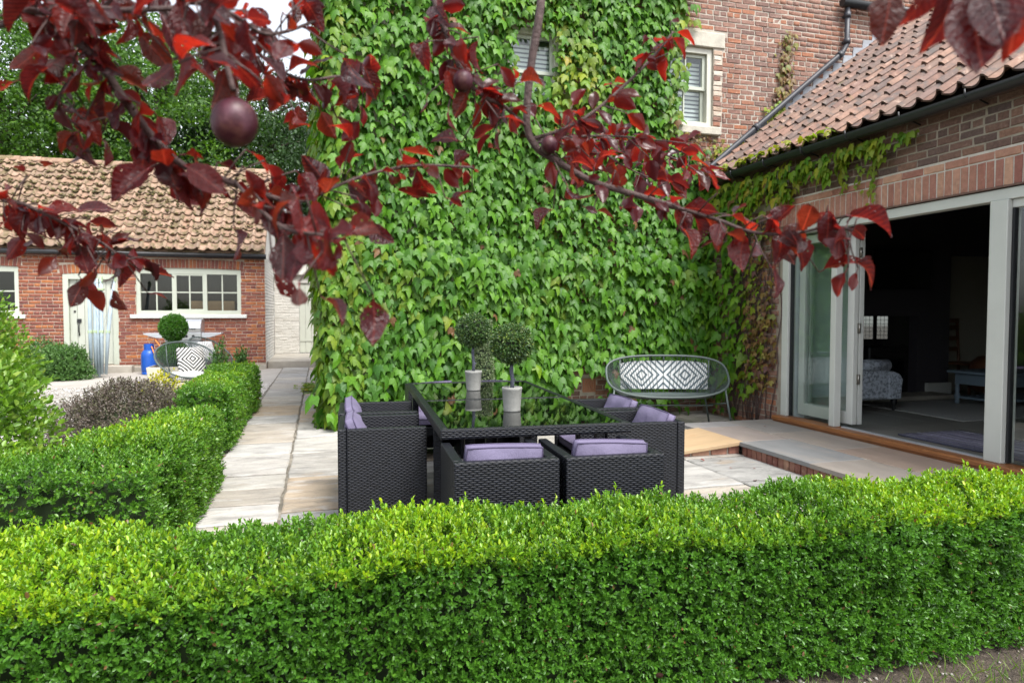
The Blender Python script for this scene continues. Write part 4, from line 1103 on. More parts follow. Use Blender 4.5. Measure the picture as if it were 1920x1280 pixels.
# casement windows
def outhouse_window(x0, x1, z0, z1):
    f = MB(); t = 0.09; y = OY + 0.02
    f.box(x0, x0 + t, y, y + 0.09, z0, z1); f.box(x1 - t, x1, y, y + 0.09, z0, z1); f.box(x0 + t, x1 - t, y, y + 0.09, z0, z0 + t)
    n = 8
    for i in range(n):
        xa = x0 + t + (x1 - x0 - 2 * t) * i / n; xb = x0 + t + (x1 - x0 - 2 * t) * (i + 1) / n
        s = ((xa + xb) / 2 - (x0 + x1) / 2) / (x1 - x0); f.box(xa, xb, y, y + 0.09, z1 - 0.13, z1 + 0.03 - 0.14 * s * s)
    w3 = (x1 - x0 - 2 * t) / 3
    for i in (1, 2): f.box(x0 + t + w3 * i - 0.03, x0 + t + w3 * i + 0.03, y + 0.002, y + 0.088, z0 + t, z1 - 0.13)
    w = f.build('window', M['sage'], out, bevel=0.003)
    for i in range(3):
        a = x0 + t + w3 * i + (0.03 if i else 0); c = x0 + t + w3 * (i + 1) - (0.03 if i < 2 else 0)
        e = 0.035 if i == 1 else 0.0
        lo, hi = z0 + t, z1 - 0.13
        bars = MB(); mx = (a + c) / 2; mz = (lo + hi) / 2
        yb = y + 0.03 if i != 1 else y + 0.01
        if e:
            bars.box(a, a + e, yb, yb + 0.04, lo, hi); bars.box(c - e, c, yb, yb + 0.04, lo, hi); bars.box(a + e, c - e, yb, yb + 0.04, lo, lo + e); bars.box(a + e, c - e, yb, yb + 0.04, hi - e, hi)
        bars.box(mx - 0.014, mx + 0.014, yb + 0.002, yb + 0.038, lo + e, hi - e); bars.box(a + e, mx - 0.014, yb + 0.003, yb + 0.037, mz - 0.014, mz + 0.014); bars.box(mx + 0.014, c - e, yb + 0.003, yb + 0.037, mz - 0.014, mz + 0.014)
        bars.build('glazing_bars', M['sage'], w)
        for pa, pb in ((a + e, mx - 0.014), (mx + 0.014, c - e)):
            for qa, qb in ((lo + e, mz - 0.014), (mz + 0.014, hi - e)):
                q = MB(); q.box(pa, pb, yb + 0.018, yb + 0.022, qa, qb); o = q.build('pane', M['glass_d'], w)
    s = MB(); s.rbox(x0 - 0.12, x1 + 0.12, OY - 0.07, OY + 0.1, z0 - 0.09, z0 - 0.001, 0.01); s.build('sill', M['white'], w)
outhouse_window(*WO); outhouse_window(*WL)
cb = MB(); cb.rbox(-2.95, -1.98, OY + 0.3, OY + 0.7, 1.25, 1.62, 0.004)
tag(cb.build('cardboard_box', M['card']), 'brown cardboard box behind the outhouse window panes', 'box')
cs = MB(); cs.box(-10.3, -1.6, OY + 0.255, OY + 0.88, 1.22, 1.249); tag(cs.build('workbench', M['dark']), 'dark bench top inside the outhouse window', 'bench')
# gutter and mossy roof
b = MB(); b.tube([(-10.5, OY - 0.14, 2.70), (-1.22, OY - 0.14, 2.665)], 0.06, 10); gu = b.build('gutter', M['gutter'], out)
for x in np.arange(-9.8, -1.3, 0.95):
    q = MB(); q.tube([(x, OY - 0.20, 2.71), (x, OY - 0.14, 2.62), (x, OY, 2.66)], 0.009, 5); q.build('gutter_bracket', M['pipe'], gu)
oa = math.atan2(5.2 - 2.78, 20.05 - (OY - 0.16))
oup = Vector((0, math.cos(oa), math.sin(oa)))
b = MB(); b.prism([(OY - 0.12, 2.74), (20.05, 5.14), (22.7, 2.74), (22.7, 2.65), (20.05, 5.0), (OY - 0.05, 2.66)], -10.6, -1.25, axis=0); orf = b.build('roof', M['tile_moss'], out, fix=True)
olen = (20.05 - (OY - 0.16)) / math.cos(oa)
tile_roof(orf, M['tile_moss'], (-10.5, OY - 0.19, 2.765), (1, 0, 0), oup, 39, int(olen / 0.285), 0.237, 0.285, 9, key=lambda p: seen_key(p) + (0 if p.x > -7.4 else 500), lift=0.04)
for k in range(20):
    q = MB(); q.grid(lambda s, t: (t * 0.455, 0.15 * math.cos(math.pi * s), 0.13 * math.sin(math.pi * s) + 0.012 * t), 8, 1); q.grid(lambda s, t: (t * 0.455, 0.13 * math.cos(math.pi * s), 0.11 * math.sin(math.pi * s)), 8, 1)
    o = q.build('ridge_tile', M['tile_moss'], orf); o.location = (-10.4 + k * 0.46, 20.05, 5.14); 
# moss tufts on the tiles
N = 2600
gm = np.random.default_rng(21)
mu = gm.random(N) ** 0.8 * olen; mx_ = gm.uniform(-8.5, -1.3, N)
keep = rough_noise(np.c_[mx_, mu, mx_ * 0], 1.6, 2) + 0.25 + 0.12 * mu / olen * 3 > gm.random(N) * 1.2 - 0.15
mu = np.round(mu / 0.285) * 0.285 + gm.normal(scale=0.05, size=N); mu = mu[keep]; mx_ = mx_[keep]; N = len(mu)
nn_ = Vector((0, -math.sin(oa), math.cos(oa)))
loc = np.c_[mx_, np.full(N, OY - 0.17), np.full(N, 2.8)] + np.outer(mu, np.array(oup)) + np.outer(np.full(N, 0.045), np.array(nn_))
me = merge(ico, icf, frames(np.c_[gm.normal(size=(N, 2)), gm.normal(size=N) * .3], np.tile(np.array(nn_), (N, 1)), gm.uniform(0.018, 0.055, N)) * np.array([1, 1.3, 0.5]), loc, gm.random(N), smooth=True)
o = link('moss', me, M['moss'], orf); o['kind'] = 'stuff'
# back garden wall and plank gate between outhouse and house, on a raised slab
bw = thing('garden_wall', 'white painted brick wall behind the concrete step', 'wall')
wall_with_holes('wall', -1.25, 0.24, 0.0, 2.75, 20.6, 20.85, [(-0.58, 0.1, 0.17, 2.2)], M['brick_white'], bw)
lay_bricks(bw, M['brick_white'], [(-1.24, -0.58, 0.17, 2.7)], wallX((0, 20.6, 0), (1, 0, 0), (0, -1, 0)), L=0.225, Hh=0.066, jt=0.011, seed=26, near=300, proud=0.006)
b = MB(); b.rbox(-1.24, 0.24, 20.5, 20.599, 2.42, 2.5, 0.01); b.build('ledge', M['brick_white'], bw)
gt = thing('back_door', 'pale green plank door in the white wall', 'door', (-0.24, 20.64, 0.17))
for i in range(4):
    q = MB(); q.rbox(-0.33 + i * 0.165, -0.17 + i * 0.165, 0, 0.04, 0.02, 2.02, 0.006); q.build('plank', M['sage_door'], gt)
q = MB(); q.box(-0.33, 0.33, -0.015, -0.001, 0.35, 0.42); q.box(-0.33, 0.33, -0.015, -0.001, 1.55, 1.62); q.build('ledger', M['sage_door'], gt)
b = MB(); b.rbox(-1.255, 0.24, 17.62, 20.59, -0.05, 0.165, 0.02)
tag(b.build('concrete_step', M['concrete']), 'worn concrete slab step between outhouse and creeper house', 'step')
# ================================================================== DINING SET
TA = R(-3)
table = thing('dining_table', 'long black rattan dining table with two black glass panes', 'table', (1.20, 4.73, 0), TA)
TW, TL, TH = 0.535, 1.24, 0.72
r_ = 0.045
b = MB(); b.box(-TW, TW, -TL, -TL + r_, TH - 0.055, TH); b.box(-TW, TW, TL - r_, TL, TH - 0.055, TH)
b.box(-TW, -TW + r_, -TL + r_, TL - r_, TH - 0.055, TH); b.box(TW - r_, TW, -TL + r_, TL - r_, TH - 0.055, TH)
b.build('frame', M['wicker'], table, bevel=0.008)
b = MB(); b.box(-TW + r_, TW - r_, -0.022, 0.022, TH - 0.05, TH - 0.001); b.build('crossbar', M['wicker'], table, bevel=0.006)
for ya, yb in ((-TL + r_ + 0.001, -0.0225), (0.0225, TL - r_ - 0.001)):
    b = MB(); b.box(-TW + r_ + 0.001, TW - r_ - 0.001, ya, yb, TH - 0.012, TH - 0.004); b.build('glass_top', M['blackglass'], table)
for x in (-0.50, 0.50):
    for y in (-0.80, 0.80):
        b = MB(); b.box(x - 0.024, x + 0.024, y - 0.024, y + 0.024, 0.005, TH - 0.055); b.build('leg', M['wicker'], table)
for x in (-0.13, 0.13):
    for y in (-0.45, 0.45):
        b = MB(); b.box(x - 0.02, x + 0.02, y - 0.02, y + 0.02, 0.005, TH - 0.05); b.build('leg', M['wicker'], table)
for y in (-0.8, 0.8):
    b = MB(); b.box(-0.475, 0.475, y - 0.015, y + 0.015, 0.60, TH - 0.056); b.build('brace', M['wicker'], table)

CHAIR_M = {}
def cushion_mesh(w, l, t, puff, seed, nu=12, nv=10):
    """soft box cushion lying in xy, z = thickness"""
    g = random.Random(seed)
    ph = [g.uniform(0, 6.28) for _ in range(4)]
    b = MB()
    def f(sign):
        def fn(s, q):
            x, y = s * 2 - 1, q * 2 - 1
            e = (1 - abs(x) ** 6) * (1 - abs(y) ** 6)
            h = (t / 2) * (0.55 + 0.45 * min(1, e * 3)) + puff * (1 - x * x) * (1 - y * y) + 0.008 * math.sin(5 * x + 3 * y + ph[0]) * e + 0.006 * math.sin(9 * y - 5 * x + ph[1]) * e * math.sin(4 * x + ph[2]) + 0.004 * math.sin(14 * x + 6 * y + ph[3]) * e
            return (x * w / 2 * (1 - 0.03 * y * y), y * l / 2 * (1 - 0.02 * x * x), sign * h)
        return fn
    b.grid(lambda s, q: f(1)(s, q), nu, nv); b.grid(lambda s, q: f(-1)(1 - s, q), nu, nv)
    # side band
    def edge(u):
        u = (u % 1) * 4; k = int(u); a = u - k
        return [(a, 0), (1, a), (1 - a, 1), (0, 1 - a)][k % 4]
    n = 44
    b.grid(lambda s, q: tuple(Vector(f(1)(*edge(s))) * q + Vector(f(-1)(edge(s)[0], edge(s)[1])) * (1 - q) ), n, 2)
    me = b.mesh('cushion')
    pb = MB()
    for sg in (1, -1):
        pb.tube([Vector(f(sg)(*edge(k / n))) for k in range(n)], 0.0042, 5, closed=True)
    return me, pb.mesh('piping')
def armchair(lbl, where, loc, rz, w=0.56, d=0.52, seed=0, h=0.65, back_tilt=16, seat=True):
    c = thing('armchair', 'black rattan cube armchair ' + lbl, 'armchair', loc, rz, 'rattan armchairs around the table')
    key = (round(w, 2), round(d, 2))
    if key not in CHAIR_M:
        t = 0.05; L = {}
        b = MB(); b.box(-w / 2, w / 2, -d / 2, -d / 2 + t, 0.02, h); L['back_panel'] = b.mesh('back_panel')
        b = MB(); b.box(-w / 2, -w / 2 + t, -d / 2 + t + 0.0015, d / 2, 0.02, h - 0.001); L['arm_panel'] = b.mesh('arm_panel')
        b = MB(); b.box(w / 2 - t, w / 2, -d / 2 + t + 0.0015, d / 2, 0.02, h - 0.001); L['arm_panel.r'] = b.mesh('arm_panel')
        b = MB(); b.box(-w / 2 + t + 0.001, w / 2 - t - 0.001, -d / 2 + t + 0.001, d / 2 - 0.01, 0.22, 0.30); L['seat_base'] = b.mesh('seat_base')
        for me in L.values(): me.materials.append(M['wicker'])
        CHAIR_M[key] = L
    for k, me in CHAIR_M[key].items():
        o = link(k.split('.')[0], me, None, c)
        md = o.modifiers.new('bevel', 'BEVEL'); md.width = 0.007; md.segments = 2
    for x in (-1, 1):
        for y in (-1, 1):
            b = MB(); b.box(x * (w / 2 - 0.03) - 0.015, x * (w / 2 - 0.03) + 0.015, y * (d / 2 - 0.03) - 0.015, y * (d / 2 - 0.03) + 0.015, 0.0, 0.021); b.build('foot', M['gutter'], c)
    Rz = Matrix.Translation(loc) @ Matrix.Rotation(rz, 4, 'Z')
    cw = w - 0.125
    me, pm = cushion_mesh(cw, 0.40, 0.085, 0.014, seed)
    bc = thing('back_cushion', 'lavender back cushion leaning in the chair ' + where, 'cushion', group='lavender back cushions')
    bc.matrix_world = Rz @ Matrix.Translation((0, -d / 2 + 0.05 + 0.085, 0.505 - (0.035 if 'far' in where else 0))) @ Matrix.Rotation(R(90 + back_tilt), 4, 'X') @ Matrix.Rotation(R(random.uniform(-4, 4)), 4, 'Z')
    link('cover', me, M['lav'], bc); link('piping', pm, M['piping'], bc)
    if seat:
        me, pm = cushion_mesh(w - 0.115, d - 0.09, 0.085, 0.012, seed + 50)
        sc = thing('seat_cushion', 'lavender seat cushion in the chair ' + where, 'cushion', group='lavender seat cushions')
        sc.matrix_world = Rz @ Matrix.Translation((0, 0.025, 0.348))
        link('cover', me, M['lav'], sc); link('piping', pm, M['piping'], sc)
armchair('at the near end of the table, closer to the path', 'at the near table end closer to the path', (0.84, 3.27, 0), R(-3), 0.50, 0.52, 1, back_tilt=10)
armchair('at the near end of the table, closer to the doors', 'at the near table end closer to the doors', (1.37, 3.24, 0), R(-3), 0.50, 0.52, 2, back_tilt=10)
armchair('on the path side of the table, nearer the hedge', 'on the path side nearer the hedge', (0.365, 4.36, 0), R(-93), 0.58, 0.52, 3, back_tilt=20)
armchair('on the path side of the table, nearer the creeper', 'on the path side nearer the creeper', (0.395, 5.04, 0), R(-93), 0.60, 0.54, 4, back_tilt=20)
armchair('on the door side of the table, nearer the hedge', 'on the door side nearer the hedge', (1.96, 4.12, 0), R(87), 0.58, 0.52, 5, back_tilt=24)
armchair('on the door side of the table, nearer the creeper', 'on the door side nearer the creeper', (2.02, 4.78, 0), R(87), 0.58, 0.52, 6, back_tilt=24)
armchair('at the far end of the table, closer to the path', 'at the far table end closer to the path', (1.03, 6.36, 0), R(177), 0.52, 0.52, 7, h=0.65)
armchair('at the far end of the table, closer to the doors', 'at the far table end closer to the doors', (1.58, 6.33, 0), R(177), 0.52, 0.52, 8)

# ------------------------------------------------------------------ topiary
def sphere_pts(n, seed):
    g_ = np.random.default_rng(seed); return norm(g_.normal(size=(n, 3)))
def ball(par, c, r, n, leaf, seed, squash=1.0, material='topiary', core='topcore'):
    d = sphere_pts(n, seed); g_ = np.random.default_rng(seed + 1)
    p = d * np.array([1, 1, squash]) * (r * g_.uniform(0.86, 1.0, n) + 0.03 * r * rough_noise(d, 4, seed))[:, None] + np.array(c)
    me = sprigs(p, d + g_.normal(scale=0.35, size=(n, 3)), 4, leaf * 1.3, leaf, leaf * 0.15, seed + 2)
    o = link('foliage_ball', me, M[material], par); o['kind'] = 'stuff'
    b = MB(); b.lathe([(0.02 * r, -r * 0.9 * squash)] + [(r * 0.88 * math.sin(a), -r * 0.88 * squash * math.cos(a)) for a in np.linspace(0.15, math.pi - 0.15, 9)] + [(0.02 * r, r * 0.9 * squash)], 16, c); b.build('inner_foliage', M[core], par)
def pot(par, r0, r1, h, material, seed=0):
    b = MB(); b.lathe([(r0, 0), (r0 * 1.02, 0.008), (r1 * 0.97, h * 0.88), (r1, h * 0.9), (r1, h - 0.004), (r1 * 0.96, h), (r1 * 0.86, h), (r1 * 0.84, h * 0.9)], 28); o = b.build('pot', material, par)
    b = MB(); b.lathe([(0.001, h * 0.885), (r1 * 0.85, h * 0.885)], 20, cap=False); b.build('soil', M['soil'], o)
def standard(label, loc, pr0, pr1, ph, sh, br, seed):
    t_ = thing('potted_topiary', label, 'topiary', loc, 0, 'ball topiaries on the table')
    pot(t_, pr0, pr1, ph, M['concrete_pot'])
    b = MB(); b.tube([(0, 0, ph * 0.85), (0.004, 0.0, ph + sh * 0.3), (-0.003, 0.002, ph + sh * 0.6), (0, 0, ph + sh + br * 0.6)], [0.014, 0.012, 0.0125, 0.011], 9); b.tube([(0.01, 0, ph + sh * 0.25), (0.022, -0.005, ph + sh * 0.3)], 0.006, 6); b.build('stem', M['stem'], t_)
    ball(t_, (0, 0, ph + sh + br * 0.93), br, 1500, 0.017, seed, 0.95)
standard('boxwood ball topiary in grey pot farther down the table', (1.172, 5.31, TH - 0.004), 0.054, 0.068, 0.157, 0.205, 0.126, 31)
standard('boxwood ball topiary in grey pot nearer on the table', (1.155, 4.11, TH - 0.004), 0.052, 0.064, 0.152, 0.165, 0.116, 32)
ct_ = thing('column_topiary', 'slim speckled column topiary behind the far table end', 'topiary', (1.76, 7.45, 0))
pot(ct_, 0.13, 0.16, 0.28, M['concrete_pot'])
n = 2200; gg = np.random.default_rng(40); a = gg.uniform(0, 6.283, n); zc = gg.uniform(0.28, 1.25, n); rr_ = 0.115 - 0.05 * (zc - 0.28)
d = np.c_[np.cos(a), np.sin(a), np.full(n, 0.25)]
M['topiary_light'] = mat('speckled_topiary_leaf', [(0.06, 0.11, 0.045), (0.16, 0.21, 0.09), (0.09, 0.15, 0.06), (0.24, 0.28, 0.14)], 0.45, 0.1, transl=(0.15, (1.3, 1.3, 0.9)))
me = sprigs(np.c_[np.cos(a) * rr_, np.sin(a) * rr_, zc], d + gg.normal(scale=0.3, size=(n, 3)), 4, 0.025, 0.02, 0.003, 41)
o = link('foliage', me, M['topiary_light'], ct_); o['kind'] = 'stuff'
b = MB(); b.lathe([(0.11, 0.26), (0.1, 0.5), (0.06, 1.22), (0.01, 1.25)], 14); b.build('inner_foliage', M['topcore'], ct_)

# ------------------------------------------------------------------ string bench and chairs
def string_seat(root, W, D, zf, zb, zseat, upr, cords, panel=None, yb=0.16, hseat=0.0, leg_splay=0.06, ncross=2.6):
    """steel ring from the low front to the high back, cords strung to an inner seat hoop. faces -y."""
    def ring(t, ex=ncross):
        c, s = math.cos(t), math.sin(t)
        x = W / 2 * math.copysign(abs(c) ** (2 / ex), c); q = math.copysign(abs(s) ** (2 / ex), s)
        k = (q + 1) / 2
        y = -D / 2 + k * (D / 2 + yb); z = zf + (zb - zf) * (k ** 0.9)
        y += 0.10 * math.sin(math.pi * k) * (0.3 if abs(c) > 0.5 else 0)
        return Vector((x, y, z))
    pts = [ring(2 * math.pi * i / 56) for i in range(56)]
    b = MB(); b.tube(pts, 0.0135, 9, closed=True); b.build('frame_ring', M['bench_metal'], root)
    # inner hoop around the seat
    def hoop(t, sx=upr):
        return Vector((sx * math.copysign(abs(math.cos(t)) ** 0.75, math.cos(t)), 0.03 + 0.13 * D * math.sin(t) * 1.6, zseat + 0.02 * math.sin(t)))
    b = MB(); b.tube([hoop(2 * math.pi * i / 32) for i in range(32)], 0.009, 7, closed=True); b.build('seat_hoop', M['bench_metal'], root)
    # cords
    b = MB()
    for i in range(cords):
        t = 2 * math.pi * (i + 0.5) / cords
        p, q = ring(t), hoop(t)
        mid = (p + q) / 2 + Vector((0, 0.0, -0.015))
        b.tube([p, mid, q], 0.0034, 4, cap=False)
    o = b.build('cords', M['cord'], root); o['kind'] = 'stuff'
    # uprights to the top rail
    for sx in ([-upr, upr] if panel is None else [-upr, 0, upr]):
        ti = math.acos(max(-1, min(1, abs(sx) * 2 / W)) ** (ncross / 2)); ti = ti if sx >= 0 else math.pi - ti
        top = ring(ti)
        b = MB(); b.tube(([Vector((0, top.y + 0.0, top.z - 0.075)), top] if sx == 0 else [hoop(0.9 if sx > 0 else math.pi - 0.9), Vector((sx, top.y * 0.6 + 0.04, (zseat + top.z) / 2)), top]), 0.008, 7); b.build('upright', M['bench_metal'], root)
    fx = W * 0.42
    for sx in (-1, 1):
        fp = ring(-math.pi * 0.18 if sx > 0 else -math.pi * 0.82)
        b = MB(); b.tube([fp, (fp.x + sx * leg_splay, fp.y - 0.04, 0.0)], 0.0115, 8); b.build('leg', M['bench_metal'], root)
        b = MB(); b.tube([(sx * upr * 0.9, 0.14 * D, zseat), (sx * (upr + leg_splay * 0.6), 0.28 * D + 0.06, 0.0)], 0.0115, 8); b.build('leg', M['bench_metal'], root)
        b = MB(); b.tube([(fp.x + sx * leg_splay * 0.35, fp.y - 0.014, fp.z * 0.65), (sx * (upr + leg_splay * 0.2), 0.2 * D, zseat * 0.68)], 0.008, 7); b.build('stretcher', M['bench_metal'], root)
    return ring, hoop
bench = thing('garden_bench', 'grey green string bench with diamond patterned back by the creeper', 'bench', (3.93, 7.25, 0), R(-17))
ring, hoop = string_seat(bench, 1.42, 0.62, 0.37, 0.82, 0.35, 0.53, 110, True, leg_splay=0.07, ncross=3.0)
b = MB(); b.tube([(-0.5, -0.2, 0.27), (0.5, -0.2, 0.27)], 0.008, 7); b.build('stretcher', M['bench_metal'], bench)
b = MB()
def pnl(off):
    return lambda s, t: (-0.52 + 1.04 * s, 0.115 + 0.045 * t - off + 0.05 * (1 - (2 * s - 1) ** 2), 0.42 + (0.335 - 0.03 * abs(2 * s - 1) ** 4) * t)
b.grid(pnl(0.0), 20, 6, True, (0.84, 0.27)); b.grid(lambda s, t: pnl(-0.016)(1 - s, t), 20, 6, True, (0.84, 0.27))
bpan = b.build('woven_back', M['diamond'], bench)
uv = bpan.data.uv_layers[0].data
for l in uv: l.uv = (l.uv[0] + 0.21 - 0.21, l.uv[1] + 0.075)
b = MB(); b.grid(lambda s, t: (-0.52 + 1.04 * s, -0.29 + 0.36 * t + 0.02 * (2 * s - 1) ** 2, 0.385 - 0.02 * math.sin(math.pi * t)), 16, 6, True, (1, 0.36)); b.grid(lambda s, t: (0.52 - 1.04 * s, -0.29 + 0.36 * t + 0.02 * (2 * s - 1) ** 2, 0.373 - 0.02 * math.sin(math.pi * t)), 16, 6); b.build('seat', M['cord'], bench)

def lounge(label, loc, rz, cl, cmat, clabel, pad):
    c = thing('string_chair', label, 'chair', loc, rz, 'string chairs beside the barbecue')
    rg, hp = string_seat(c, 0.84, 0.80, 0.40, 0.90, 0.35, 0.2, 84, None, yb=0.22, ncross=2.1, leg_splay=0.05)
    me, pm = cushion_mesh(0.38, 0.38, 0.10, 0.03, 77)
    uvl = me.uv_layers[0].data
    for p in me.polygons:
        for li in p.loop_indices:
            co = me.vertices[me.loops[li].vertex_index].co; uvl[li].uv = (co.x * 1.1 + 0.21, co.y * 1.1 + 0.21)
    q = link('scatter_cushion', me, cmat); tag(q, clabel, 'cushion')
    q.matrix_world = Matrix.Translation(loc) @ Matrix.Rotation(rz, 4, 'Z') @ Matrix.Translation((0.12, 0.10, 0.63)) @ Matrix.Rotation(R(72), 4, 'X')
    if pad:
        me, pm = cushion_mesh(0.46, 0.42, 0.07, 0.01, 78)
        q = link('seat_pad', me, M['whitefab']); tag(q, pad, 'cushion'); q.matrix_world = Matrix.Translation(loc) @ Matrix.Rotation(rz, 4, 'Z') @ Matrix.Translation((0.02, -0.06, 0.42)) @ Matrix.Rotation(R(4), 4, 'X')
lounge('round grey string chair beside the low hedge, nearer of the two', (-1.93, 11.0, 0), R(28), 0, M['diamond_bw'], 'black and white diamond cushion on the nearer string chair', 'white seat pad on the nearer round string chair')
lounge('round grey string chair close to the barbecue, farther of the two', (-1.95, 13.2, 0), R(62), 0, M['diamond_lt'], 'pale diamond cushion on the farther string chair', None)

# ------------------------------------------------------------------ barbecue, gas bottle, planter, rotary dryer
bbq = thing('barbecue', 'silver gas barbecue with hood and side shelves below the outhouse window', 'barbecue', (-2.93, 16.75, 0))
b = MB(); b.rbox(-0.36, 0.36, -0.22, 0.22, 0.08, 0.74, 0.01); b.build('cabinet', M['silver'], bbq)
b = MB(); b.box(-0.34, -0.004, -0.235, -0.221, 0.12, 0.70); b.build('door', M['silver'], bbq); b = MB(); b.box(0.004, 0.34, -0.235, -0.221, 0.12, 0.70); b.build('door', M['silver'], bbq)
b = MB(); b.rbox(-0.38, 0.38, -0.27, 0.24, 0.741, 0.90, 0.01); pnl_ = b.build('control_panel', M['steel'], bbq)
for x in (-0.2, 0.08, 0.22):
    b = MB(); b.tube([(x, -0.271, 0.82), (x, -0.305, 0.82)], 0.028, 14); b.build('knob', M['darkmetal'], pnl_)
b = MB(); b.prism([(-0.26, 0.901), (-0.27, 1.0), (-0.24, 1.12), (-0.15, 1.20), (0.0, 1.22), (0.23, 1.18), (0.24, 0.901)], -0.38, 0.38, axis=0); hood = b.build('hood', M['steel'], bbq, fix=True, bevel=0.015)
b = MB(); b.tube([(-0.26, -0.262, 0.975), (-0.26, -0.305, 0.975), (0.26, -0.305, 0.975), (0.26, -0.262, 0.975)], 0.01, 8); b.build('handle', M['darkmetal'], hood)
b = MB(); b.rbox(-0.06, 0.06, -0.252, -0.246, 1.10, 1.135, 0.002, Matrix.Translation((0.05, -0.005, 0.02))); b.build('badge', M['silver'], hood)
for sx in (-1, 1):
    b = MB(); b.prism([(sx * 0.382, 0.89), (sx * 0.80, 0.89), (sx * 0.78, 0.86), (sx * 0.55, 0.79), (sx * 0.382, 0.78)], -0.24, 0.2, axis=1); b.build('side_shelf', M['silver'], bbq, fix=True, bevel=0.004)
for x in (-0.3, 0.3):
    for y in (-0.17, 0.17):
        b = MB(); b.tube([(x - 0.015, y, 0.042), (x + 0.015, y, 0.042)], 0.04, 12); b.build('wheel', M['darkmetal'], bbq)
gas = thing('gas_bottle', 'blue gas bottle with orange hose next to the barbecue', 'gas bottle', (-3.62, 16.55, 0))
b = MB(); b.lathe([(0.13, 0.03), (0.155, 0.06), (0.16, 0.1), (0.16, 0.40), (0.15, 0.46), (0.11, 0.52), (0.06, 0.545), (0.04, 0.56)], 22); b.build('body', M['gasblue'], gas)
b = MB(); b.lathe([(0.15, 0), (0.15, 0.05), (0.14, 0.05), (0.14, 0)], 20, cap=False); b.build('foot_ring', M['gasblue'], gas)
b = MB(); b.grid(lambda s, t: (0.10 * math.cos(0.5 + s * 5.0), 0.10 * math.sin(0.5 + s * 5.0), 0.51 + 0.15 * t), 16, 2); b.grid(lambda s, t: (0.092 * math.cos(0.5 + s * 5.0), 0.092 * math.sin(0.5 + s * 5.0), 0.51 + 0.15 * t), 16, 2); b.build('collar', M['gasblue'], gas)
b = MB(); b.tube([(0, 0, 0.55), (0, 0, 0.64)], 0.025, 10); b.tube([(0, 0, 0.61), (0.06, -0.06, 0.61)], 0.018, 8); b.build('valve', M['darkmetal'], gas)
b = MB(); b.tube([(0.06, -0.06, 0.61), (0.10, -0.13, 0.55), (0.13, -0.15, 0.45), (0.20, -0.14, 0.42), (0.25, -0.1, 0.5), (0.22, -0.06, 0.63), (0.12, 0.0, 0.76), (0.08, 0.04, 0.86)], 0.012, 8); b.build('hose', M['orange'], gas)
pl = thing('planter', 'large cream square planter with a two ball topiary', 'planter', (-2.36, 12.35, 0))
b = MB(); b.prism([(-0.27, 0.0), (0.27, 0.0), (0.33, 0.46), (-0.33, 0.46)], -0.29, 0.29, axis=1); b.build('pot', M['cream_pot'], pl, fix=True, bevel=0.01)
b = MB(); b.box(-0.29, 0.29, -0.26, 0.26, 0.461, 0.465); b.build('soil', M['soil'], pl)
dt = thing('two_ball_topiary', 'clipped green topiary of two balls on one stem in the cream planter', 'topiary', (-2.32, 12.3, 0.465))
b = MB(); b.tube([(0, 0, 0), (0, 0, 0.7)], 0.02, 8); b.build('stem', M['stem'], dt)
ball(dt, (0, 0, 0.20), 0.205, 2600, 0.03, 51, 0.85, 'box', 'boxcore'); ball(dt, (0, 0, 0.63), 0.185, 2200, 0.03, 52, 1.0, 'box', 'boxcore')

dry = thing('rotary_dryer', 'folded pale blue rotary clothes dryer standing in front of the green door', 'clothes dryer', (-4.45, 16.0, 0))
b = MB(); b.tube([(0, 0, 0), (0, 0, 1.0), (0, 0, 2.05)], [0.03, 0.028, 0.024], 10); b.build('pole', M['dryer'], dry)
arms = [(-0.13, -0.04, 2.10, -0.13), (-0.05, 0.05, 2.16, -0.05), (0.06, 0.05, 2.06, 0.07), (0.34, -0.05, 2.10, 0.14)]
for k, (tx, ty, tz, bx) in enumerate(arms):
    b = MB(); b.tube([(bx, -0.04, 0.06), (bx + (tx - bx) * 0.3, ty * 0.5 - 0.03, 0.9), (tx, ty, tz)], [0.03, 0.038, 0.032], 8); am = b.build('arm', M['dryer'], dry)
    b = MB(); b.rbox(tx - 0.035, tx + 0.035, ty - 0.03, ty + 0.03, tz - 0.12, tz + 0.03, 0.01); b.build('end_cap', M['dryer_cap'], am)
    zz = 0.95; q = MB(); cx = bx + (tx - bx) * 0.3; q.rbox(cx - 0.04, cx + 0.04, ty * 0.5 - 0.065, ty * 0.5 + 0.015, zz - 0.04, zz + 0.03, 0.01); q.build('joint', M['dryer_cap'], am)
b = MB(); b.rbox(-0.09, 0.13, -0.05, 0.05, 1.80, 1.85, 0.01); b.build('hub', M['dryer_cap'], dry)
b = MB(); gd = random.Random(5)
for k in range(16):
    a1 = arms[gd.randrange(4)]; a2 = arms[gd.randrange(4)]
    f1 = gd.uniform(0.75, 1.0); sag = gd.uniform(0.2, 1.45); side = gd.choice((-1, 1)) * gd.uniform(0.05, 0.22)
    p0 = Vector((a1[0] * f1, a1[1], a1[2] * f1)); p2 = Vector((a2[0] * 0.9, a2[1] - 0.03, a2[2] * gd.uniform(0.4, 0.95)))
    p1 = (p0 + p2) / 2 + Vector((side, gd.uniform(-.1, .05), -sag * 0.7))
    b.tube([p0 * (1 - t) ** 2 + p1 * 2 * t * (1 - t) + p2 * t * t for t in np.linspace(0, 1, 9)], 0.0028, 4, cap=False)
o = b.build('washing_lines', M['dryer'], dry); o['kind'] = 'stuff'
